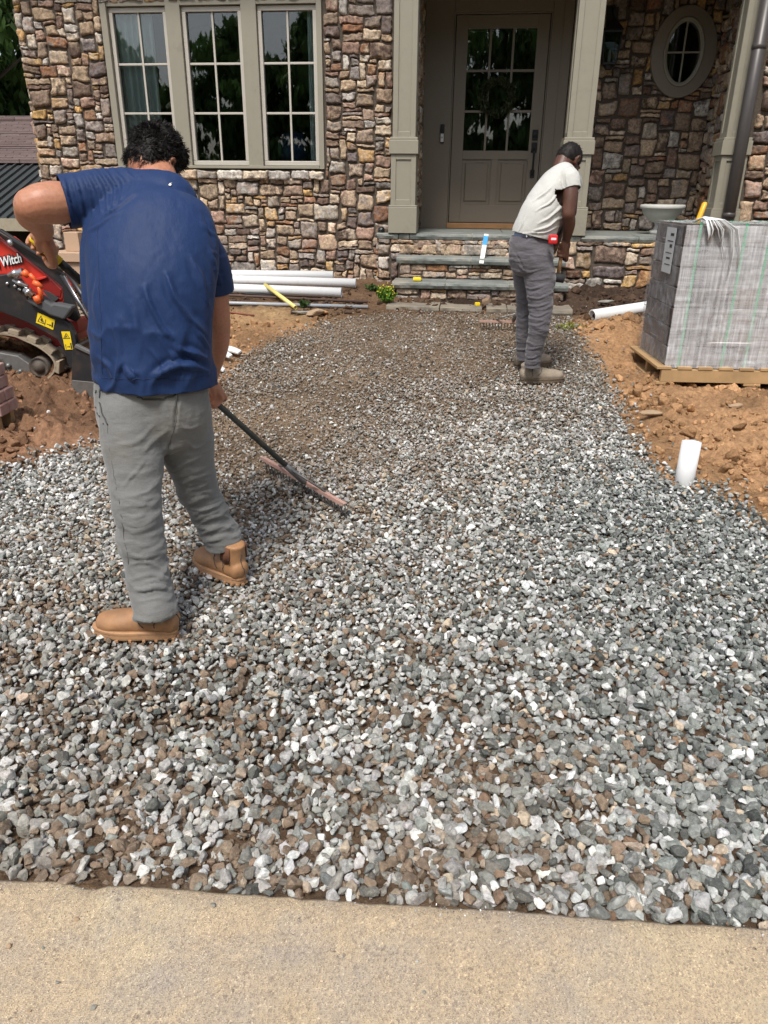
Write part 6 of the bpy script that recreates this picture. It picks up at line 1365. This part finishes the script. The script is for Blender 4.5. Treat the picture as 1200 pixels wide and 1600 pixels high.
# --- boots: foot from heel to toe in axes x across, y to the toe, z up
def boot(parent, origin, yaw, L, mats, shaft=.17, lean=(0, 0), name='boot', wide=.050):
    M = Matrix.Translation(origin) @ Matrix.Rotation(yaw, 4, 'Z'); bt = empty(name, origin, yaw) if False else None
    m = MB(); w = wide
    rows = [(0, .010, .055, w*.80, 1.05), (0, .045, .062, w*.86, 1.15), (0, .10, .058, w*.88, 1.12), (0, .155, .050, w*.98, .92), (0, .205, .044, w*1.06, .76), (0, L-.045, .041, w*1.0, .72), (0, L-.022, .040, w*.80, .78)]
    limb(m, rows, 24, 4, up=(0, 0, 1), cap=(.6, .5))
    if shaft: limb(m, [(0, .050, .06, w*.92), (0, .048+lean[1]*.35, .06+.4*(shaft-.06), w*.90, 1.15), (lean[0]*.5, .042+lean[1]*.75, .06+.75*(shaft-.06), w*.86, 1.1), (lean[0], .038+lean[1], shaft, w*.86, 1.1)], 22, 4, up=(0, 1, 0), cap=(1, .15))
    me = grow(m, .0048, 5, .5); V = arr(me); V[:, 2] = np.maximum(V[:, 2], .016); Nn = nrm(me); V = V+Nn*(.0022*fbm(V*22, 3, 3)+.003*fbm(V*np.array([6, 30, 10]), 2, 8)*np.exp(-((V[:, 1]-.17)/.04)**2))[:, None]; setv(me, V)
    o = finish(me, name, mats[0], parent); o.matrix_basis = Matrix.Translation(-mo_) @ M
    # sole with a welt
    n_ = 40; out_ = []
    for k in range(n_):
        a = 2*pi*k/n_; yy = L/2+.004-cos(a)*(L/2+.006); f = yy/L; wd_ = w*(.84+.30*np.clip((f-.3)/.35, 0, 1)-.12*np.clip((f-.8)/.2, 0, 1)); out_.append((sin(a)*abs(sin(a))**-.35*wd_*1.06 if abs(sin(a)) > 1e-6 else 0, yy))
    V = []; prof = [(.97, .0), (1.0, .006), (1.0, .018), (.985, .020), (1.03, .022), (1.03, .029), (.92, .032)]
    for sc_, zz_ in prof: V += [(x*sc_, L/2+(y-L/2)*sc_, zz_) for x, y in out_]
    sm_ = MB().add(V, [(i*n_+k, i*n_+(k+1) % n_, (i+1)*n_+(k+1) % n_, (i+1)*n_+k) for i in range(len(prof)-1) for k in range(n_)]+[tuple(range(n_))[::-1], tuple(range((len(prof)-1)*n_, len(prof)*n_))])
    for k in range(0, n_):                            # tread notches show along the rim
        if k % 2: continue
        x, y = out_[k]; sm_.box(x*.96-.006, x*.96+.006, y-.005, y+.005, -.005, .004)
    so_ = sm_.build('sole', mats[1], o)
    st_ = MB(); VV, NN = arr(me), nrm(me)
    for pl in ([(-w*.9, .10, .05), (-w*.7, .125, .085), (0, .135, .105), (w*.7, .125, .085), (w*.9, .10, .05)], [(0, -.01, .045), (0, -.004, .08), (0, .002, shaft-.03 if shaft else .1)], [(-w, L-.05, .045), (0, L-.055, .075), (w, L-.05, .045)] if name == 'lace' else [(-w*.95, .06, .05), (-w*.9, .055, .09), (-w*.85, .05, .115)], [(w*.95, .06, .05), (w*.9, .055, .09), (w*.85, .05, .115)]):
        pts_ = []
        for p_ in crom(pl, 6): k_ = np.argmin(((VV-p_)**2).sum(1)); pts_.append(Vector(VV[k_])+Vector(NN[k_])*.0008)
        st_.tube(pts_, .0016, 5)
    st_.build('stitching', mats[2] if len(mats) > 2 else SEAMM, o)
    return o
TAN = simple('tan_boot_leather', (.40, .205, .09), .6, var=.3, scale=11, bmp=.35, dirt=(.17, .10, .06), dirt_amt=.7, dscale=8); TSOLE = simple('tan_crepe_sole', (.40, .22, .11), .75, var=.2, dirt=(.22, .15, .10), dirt_amt=.4, dscale=12)
mo_ = mo
# left boot points to the left of the picture; right boot away and left
q1 = G(277, 995); z1 = gzp(q1.x, q1.y)+.030
boot(man, Vector((q1.x, q1.y, z1)), radians(84), .285, (TAN, TSOLE), .135, (0, .030))
q2 = G(379, 914); z2 = gzp(q2.x, q2.y)+.030
bt2 = boot(man, Vector((q2.x, q2.y, z2)), radians(48), .285, (TAN, TSOLE), .165, (0, .0))
EL_ = simple('brown_elastic_gusset', (.14, .055, .03), .8, var=.25, scale=90, bmp=.5)
for sx in (-1, 1):
    gm = MB()
    for k in range(7): gm.tube([(sx*.0425, .020+k*.008, .085+.004*abs(k-3)), (sx*.0425, .018+k*.008, .125), (sx*.0405, .017+k*.008, .160)], .0036, 6)
    gm.build('gusset', EL_, bt2)
# --- the rake
rake = empty('landscape_rake', HB, label='wide red landscape rake with black and yellow handle held by the worker in blue', cat='rake'); ro = HB.copy()
def hp(t): return HT+HD*t-ro
a0 = (on_handle(93, 410)-HT).length; a1 = (on_handle(126, 441)-HT).length; a2 = (on_handle(138, 455)-HT).length
MB().tube([hp(-.02), hp(-.015), hp(.0), hp(a0)], [.006, .014, .0165, .0165], 20).build('grip', YEL, rake)
MB().tube([hp(a0), hp(a1)], .0150, 18).build('upper_shaft', BLACK, rake)
MB().tube([hp(a1), hp(a1+.004), hp(a2+.02), hp(a2+.024)], [.015, .018, .018, .015], 18).build('sleeve', simple('mottled_yellow_sleeve', (.45, .33, .03), .7, var=.5, scale=60), rake)
MB().tube([hp(a2+.024), hp(HLn*.55), hp(HLn-.02)], .0128, 18).build('shaft', simple('dark_grey_green_shaft', (.055, .062, .055), .5, var=.35, scale=30, bmp=.2, dirt=(.22, .18, .13), dirt_amt=.3, dscale=10), rake)
ra, rb = G(412, 738), G(540, 812); ra.z = gzp(ra.x, ra.y)+.095; rb.z = gzp(rb.x, rb.y)+.095
def rake_head(rk_, ro_, A, B, hd, mat, nt=24, th=.055):
    A, B = A-ro_, B-ro_; u = (B-A).normalized(); up = Vector((0, 0, 1)); up = (up-u*up.dot(u)).normalized(); w = u.cross(up); Mx = Matrix((u, w, up)).transposed().to_4x4(); L = (B-A).length; Mx.translation = A
    hdm = MB().box(0, L, -.010, .0143, -.003, .003, Mx); hdm.box(0, L, .0145, .018, -.010, .010, Mx); hb = hdm.build('head_bar', mat, rk_, .003)
    m = MB()
    for k in range(nt):
        x = .012+(L-.024)*k/(nt-1); p0 = Mx @ Vector((x, -.006, -.004)); p1 = Mx @ Vector((x, -.012, -th*.6)); p2 = Mx @ Vector((x, -.022, -th-.012)); m.tube([p0, p1, p2], [.0036, .0034, .0018], 6)
    m.build('tines', GST, hb)
    m = MB(); c = Vector((0, 0, 0)); hp0 = hd*-.13
    for f in (.22, .78): m.tube([hp0, Mx @ Vector((L*f, 0, .006))], .0055, 8)
    m.tube([hp0*1.15, hp0*.1, Vector((0, 0, 0))+Mx.to_3x3() @ Vector((0, 0, .004))], [.0155, .0155, .011], 14); m.build('brace', GST, rk_)
PINK = simple('faded_red_paint_rake', (.48, .27, .22), .6, var=.25, scale=14, bmp=.2, dirt=(.33, .27, .22), dirt_amt=.6, dscale=12)
rake_head(rake, ro, ra, rb, HD, PINK, 26, .085)

# ================================================================== worker in the pale shirt by the steps
SK2 = skin('dark_skin', (.085, .036, .022), (.12, .05, .032)); PALE = cloth('off_white_jersey', (.52, .52, .49), .8, var=.05, wr=.4, stain=(.30, .52, .46), stain_amt=.12, wscale=14)
JEAN = cloth('charcoal_denim', (.115, .108, .12), .85, var=.25, wr=.9, stain=(.15, .13, .12), stain_amt=.3, wscale=22, stretch=(.5, .5, 1.5))
man2 = empty('person', G(835, 600), label='worker in pale T-shirt and dark jeans bending over by the porch steps', cat='person'); mo2 = man2.location.copy()
D2 = 4.95
q = G(835, 606); GZ2 = gzp(q.x, q.y)
# second rake and the mallet first
rc2 = G(800, 521); HB2 = Vector((rc2.x, rc2.y, gzp(rc2.x, rc2.y)+.09)); HT2 = P(871, 372, 5.16); HD2 = (HB2-HT2).normalized()
LH2 = HT2+HD2*.10
MT = P(879, 388, 4.98); MBt = P(871, 434, 4.98); MD = (MBt-MT).normalized(); RH2 = MT+MD*.012
b = MB(); HC2 = P(889, 251, 5.10); fw2 = Vector((.60, .42, -.80)).normalized(); sd2 = fw2.cross(Vector((0, 0, 1))).normalized(); up2 = sd2.cross(fw2)
H2 = Matrix.Translation(HC2) @ Matrix((sd2, fw2, up2)).transposed().to_4x4() @ Matrix.Scale(.85, 4)
head_parts(b, H2)
nb2 = P(874, 268, 5.04)
limb(b, [(HC2-up2*.03-fw2*.03, .055), (nb2, .050), (P(868, 288, 5.03), .06)], 18, 4)
limb(b, [(P(832, 388, D2+.02), .085), (P(842, 345, D2+.02), .085), (P(862, 305, 5.01), .085), (P(874, 284, 5.03), .06)], 20, 4)
SR2, ER2, WR2 = P(889, 278, 4.92), P(888, 334, 4.86), P(885, 374, 4.95)
limb(b, [(P(876, 280, 5.0), .06), (SR2, .050), (P(891, 305, 4.88), .046), (ER2, .040)], 18, 5)
limb(b, [(ER2, .040), (P(889, 352, 4.90), .038), (WR2, .026)], 16, 4)
SL2, EL2, WL2 = P(893, 282, 5.20), P(892, 332, 5.28), P(874, 362, 5.20)
limb(b, [(P(880, 282, 5.08), .06), (SL2, .048), (EL2, .038)], 16, 4); limb(b, [(EL2, .038), (WL2, .026)], 16, 3)
grip(b, RH2, MD, WR2-RH2, WR2+(RH2-WR2)*.1, .014, 1.05, side=1)
grip(b, LH2, HD2, WL2-LH2, WL2+(LH2-WL2)*.1, .014, 1.0, side=-1)
HN2, KN2, AN2 = P(836, 400, 4.93), P(845, 482, 4.90), P(832, 566, 4.93); HF2, KF2, AF2 = P(826, 400, 5.08), P(823, 482, 5.12), P(819, 556, 5.16)
for a_, k_, z_ in ((HN2, KN2, AN2), (HF2, KF2, AF2)): limb(b, [(a_, .055), (k_, .038), (z_, .028)], 14, 4)
me = grow(b, .0050, 3); setv(me, arr(me)-np.array(mo2)); finish(me, 'body', SK2, man2)
eyes(Matrix.Translation(-mo2) @ H2, man2)
hm = MB(); f = lambda x, y, z: H2 @ Vector((x, y, z)); blob(hm, f(0, -.014, .026), (.0800, .1005, .0955), H2); blob(hm, f(0, -.045, -.012), (.070, .066, .070), H2)
me = grow(hm, .006, 2); V = arr(me); loc = (np.array(H2.inverted().to_3x3()) @ (V-np.array(HC2)).T).T; setv(me, V+nrm(me)*(.003*fbm(V*90, 2, 3))[:, None])
bmh = bmesh.new(); bmh.from_mesh(me); bmh.verts.ensure_lookup_table()
bmesh.ops.delete(bmh, geom=[bmh.verts[i] for i in np.where((loc[:, 2] < -.058) | ((loc[:, 1] > .055) & (loc[:, 2] < .045)) | ((np.abs(loc[:, 0]) > .05) & (loc[:, 2] < .0) & (loc[:, 1] > -.012)))[0]], context='VERTS'); bmh.to_mesh(me); bmh.free()
setv(me, arr(me)-np.array(mo2)); hair2 = finish(me, 'hair', HAIR, man2)
strands('hair_strands', me, lambda V, Nn: V[:, 2] > -9, 2500, .007, .001, HAIR, hair2, np.random.default_rng(6), .9, 3)
s = MB()
limb(s, [row(376, 797, 862, D2, .115), row(366, 799, 868, D2, .125), row(350, 806, 873, D2, .130), row(330, 815, 878, 4.96, .135), row(308, 828, 884, 4.99, .14), row(290, 842, 891, 5.02, .14), row(275, 858, 898, 5.05, .12), row(266, 868, 900, 5.07, .08)], 30, 5, cap=(.2, .5))
limb(s, [(P(868, 300, 4.99), .10), (P(880, 288, 4.95), .085), (SR2, .066), (P(892, 292, 4.895), .059), (P(893, 304, 4.88), .056)], 20, 5)
limb(s, [(P(880, 282, 5.08), .08), (SL2, .064), (P(893, 304, 5.23), .056)], 20, 5)
me = grow(s, .0065, 6)
folds(me, [([(872, 300), (858, 318), (838, 330)], 1.6, .010), ([(878, 320), (862, 338), (840, 350)], 1.6, .011), ([(876, 340), (858, 352), (830, 362)], 1.6, .012), ([(874, 352), (850, 362), (815, 366)], 1.4, .009), ([(862, 290), (848, 306), (832, 318)], 1.5, .007), ([(880, 268), (878, 285), (882, 300)], 1.3, .008), ([(886, 272), (886, 285), (889, 298)], 1.2, .005), ([(822, 335), (815, 350), (806, 366)], 1.5, .007)], 4)
V, Nn = arr(me), nrm(me); setv(me, V+Nn*(.006*fbm(V*np.array([11, 11, 16]), 3, 31))[:, None])
cut(me, [(P(892, 296, 4.89), (P(893, 304, 4.88)-SR2).normalized(), .10), (P(893, 298, 5.22), (P(893, 304, 5.23)-SL2).normalized(), .10), (P(833, 369, D2), Vector((-.22, 0, -1)), .26), (P(880, 262, 5.06), (HC2-P(862, 300, 5.0)).normalized(), .09)])
setv(me, arr(me)-np.array(mo2)); finish(me, 'shirt', PALE, man2, .0035)
t_ = MB()
limb(t_, [row(366, 802, 861, D2+.03, .115), row(378, 796, 863, D2+.02, .13), row(398, 795, 865, D2+.02, .135), row(418, 800, 864, D2+.02, .12)], 26, 5, cap=(.15, .4))
limb(t_, [(HN2, .105), (P(843, 430, 4.93), .100), (P(844, 460, 4.91), .083), (KN2, .074), (P(842, 510, 4.90), .067), (P(836, 540, 4.92), .056), (AN2, .050), (P(831, 578, 4.93), .049)], 24, 6, cap=(1, .2))
limb(t_, [(HF2, .10), (P(824, 430, 5.08), .092), (P(824, 460, 5.11), .076), (KF2, .068), (P(819, 520, 5.14), .058), (AF2, .050), (P(818, 566, 5.16), .049)], 24, 6, cap=(1, .2))
me = grow(t_, .0065, 5)
folds(me, [([(806, 410), (825, 425), (850, 420)], 1.6, 0.0044), ([(812, 445), (835, 452), (862, 440)], 1.5, 0.0050), ([(822, 462), (842, 468), (864, 458)], 1.4, 0.0055), ([(824, 476), (844, 480), (862, 472)], 1.4, 0.0055), ([(824, 490), (842, 494), (860, 486)], 1.4, 0.0055), ([(824, 505), (840, 508), (856, 500)], 1.4, 0.0039), ([(822, 545), (835, 548), (848, 542)], 1.3, 0.0044), ([(821, 558), (834, 561), (846, 555)], 1.3, 0.0050), ([(820, 569), (832, 571), (844, 567)], 1.3, 0.0039), ([(806, 470), (816, 476), (826, 470)], 1.3, 0.0039), ([(806, 490), (815, 494), (824, 488)], 1.3, 0.0039), ([(808, 545), (816, 549), (822, 545)], 1.2, 0.0039), ([(800, 392), (812, 405), (826, 440)], 1.6, -0.0033)], 4)
V, Nn = arr(me), nrm(me); rg = (1-np.abs(fbm(V*np.array([6, 6, 22])+.35*fbm(V*8, 2, 71)[:, None], 3, 18)))**5; setv(me, V+Nn*(.004*fbm(V*np.array([12, 12, 18]), 3, 35)+.006*(rg-.3))[:, None])
cut(me, [(P(831, 574, 4.93), Vector((0, 0, -1)), .12), (P(818, 562, 5.16), Vector((0, 0, -1)), .12), (P(832, 369, D2), Vector((0, 0, 1)), .22)])
setv(me, arr(me)-np.array(mo2)); tr2 = finish(me, 'jeans', JEAN, man2, .004)
# waistband in pale blue with small lettering, worn above the jeans
wb = MB(); R2_ = [row(372, 803, 861, D2+.02, .112), row(358, 806, 863, D2+.01, .112)]
a_, c_ = R2_; n_ = 40; V = []
for (cc, r_, rt), dz in ((a_, 0), (c_, 0)):
    for k in range(n_): V.append(Vector(cc)-mo2+Vector((cos(2*pi*k/n_)*(r_+.002), sin(2*pi*k/n_)*r_*rt, 0)))
wbo = wb.add(V, [(k, (k+1) % n_, n_+(k+1) % n_, n_+k) for k in range(n_)], True).build('waistband', simple('pale_blue_elastic', (.30, .37, .55), .7, var=.1), man2)
wc = P(833, 369, D2-.105); text('Puma', 'band_lettering', simple('pale_print', (.7, .7, .75), .6, bmp=0), Matrix.Translation(wc-mo2) @ Matrix.Rotation(radians(-8), 4, 'Y') @ Matrix.Rotation(pi/2, 4, 'X'), .040, wbo, .0008, .0005, 0, 'CENTER')
BROWNB = simple('dusty_work_boot', (.26, .215, .165), .9, var=.35, bmp=.5, scale=22, dirt=(.38, .31, .23), dirt_amt=.6, dscale=12)
BSOLE = simple('muddy_sole', (.13, .095, .065), .95, var=.4, bmp=.5)
mo_ = mo2
def boot2(px, py, yaw, dz, sh=.13):
    q = G(px, py); return boot(man2, Vector((q.x, q.y, gzp(q.x, q.y)+dz)), yaw, .30, (BROWNB, BSOLE), sh, (0, 0), 'boot', .052)
bo = boot2(814, 599, radians(-78), .018)
lm = MB()
for k in range(5): lm.tube([(-.030, .085+k*.018, .112-k*.010), (0, .080+k*.018, .120-k*.010), (.030, .085+k*.018, .112-k*.010)], .0028, 6)
lm.build('laces', simple('grey_lace', (.12, .11, .10), .8), bo)
boot2(806, 578, radians(-62), .018)
# ---- things he carries
ml = empty('rubber_mallet', MBt, label='black rubber mallet with wooden handle held by the worker in the pale shirt', cat='mallet')
MB().tube([MT-MBt-MD*.02, MT-MBt, -MD*.03], [.010, .0125, .0115], 14).build('handle', simple('ash_handle', (.58, .36, .19), .6, var=.25, scale=12), ml)
ax = Vector((1, -.2, -.1)).normalized(); MB().tube([-ax*.045, -ax*.042, ax*.042, ax*.045], [.022, .028, .028, .022], 20).build('head', simple('black_rubber', (.02, .02, .022), .75), ml)
tm = empty('belt_tape_measure', P(864, 374, 4.80), label='red tape measure clipped to the belt of the worker in the pale shirt', cat='tape measure'); tm.name = 'tape_measure'
MB().box(-.027, .027, -.018, .018, -.027, .027).build('case', simple('red_plastic', (.62, .015, .02), .35, var=.05), tm, .010, 3)
MB().box(-.016, .016, -.0200, -.0175, -.004, .010).build('badge', simple('badge_white', (.7, .7, .7), .4, bmp=0), tm, .002)
rk2 = empty('landscape_rake', HB2, label='rake with faded pink head on gravel behind the legs of the pale-shirted worker', cat='rake'); ro = HB2.copy()
MB().tube([HT2-ro-HD2*.25, -HD2*.02], .0135, 16).build('shaft', simple('black_rake_shaft', (.03, .03, .03), .5), rk2)
A_, B_ = G(748, 518), G(852, 520); A_.z = gzp(A_.x, A_.y)+.085; B_.z = gzp(B_.x, B_.y)+.085
rake_head(rk2, ro, A_, B_, HD2, PINK, 22, .055)
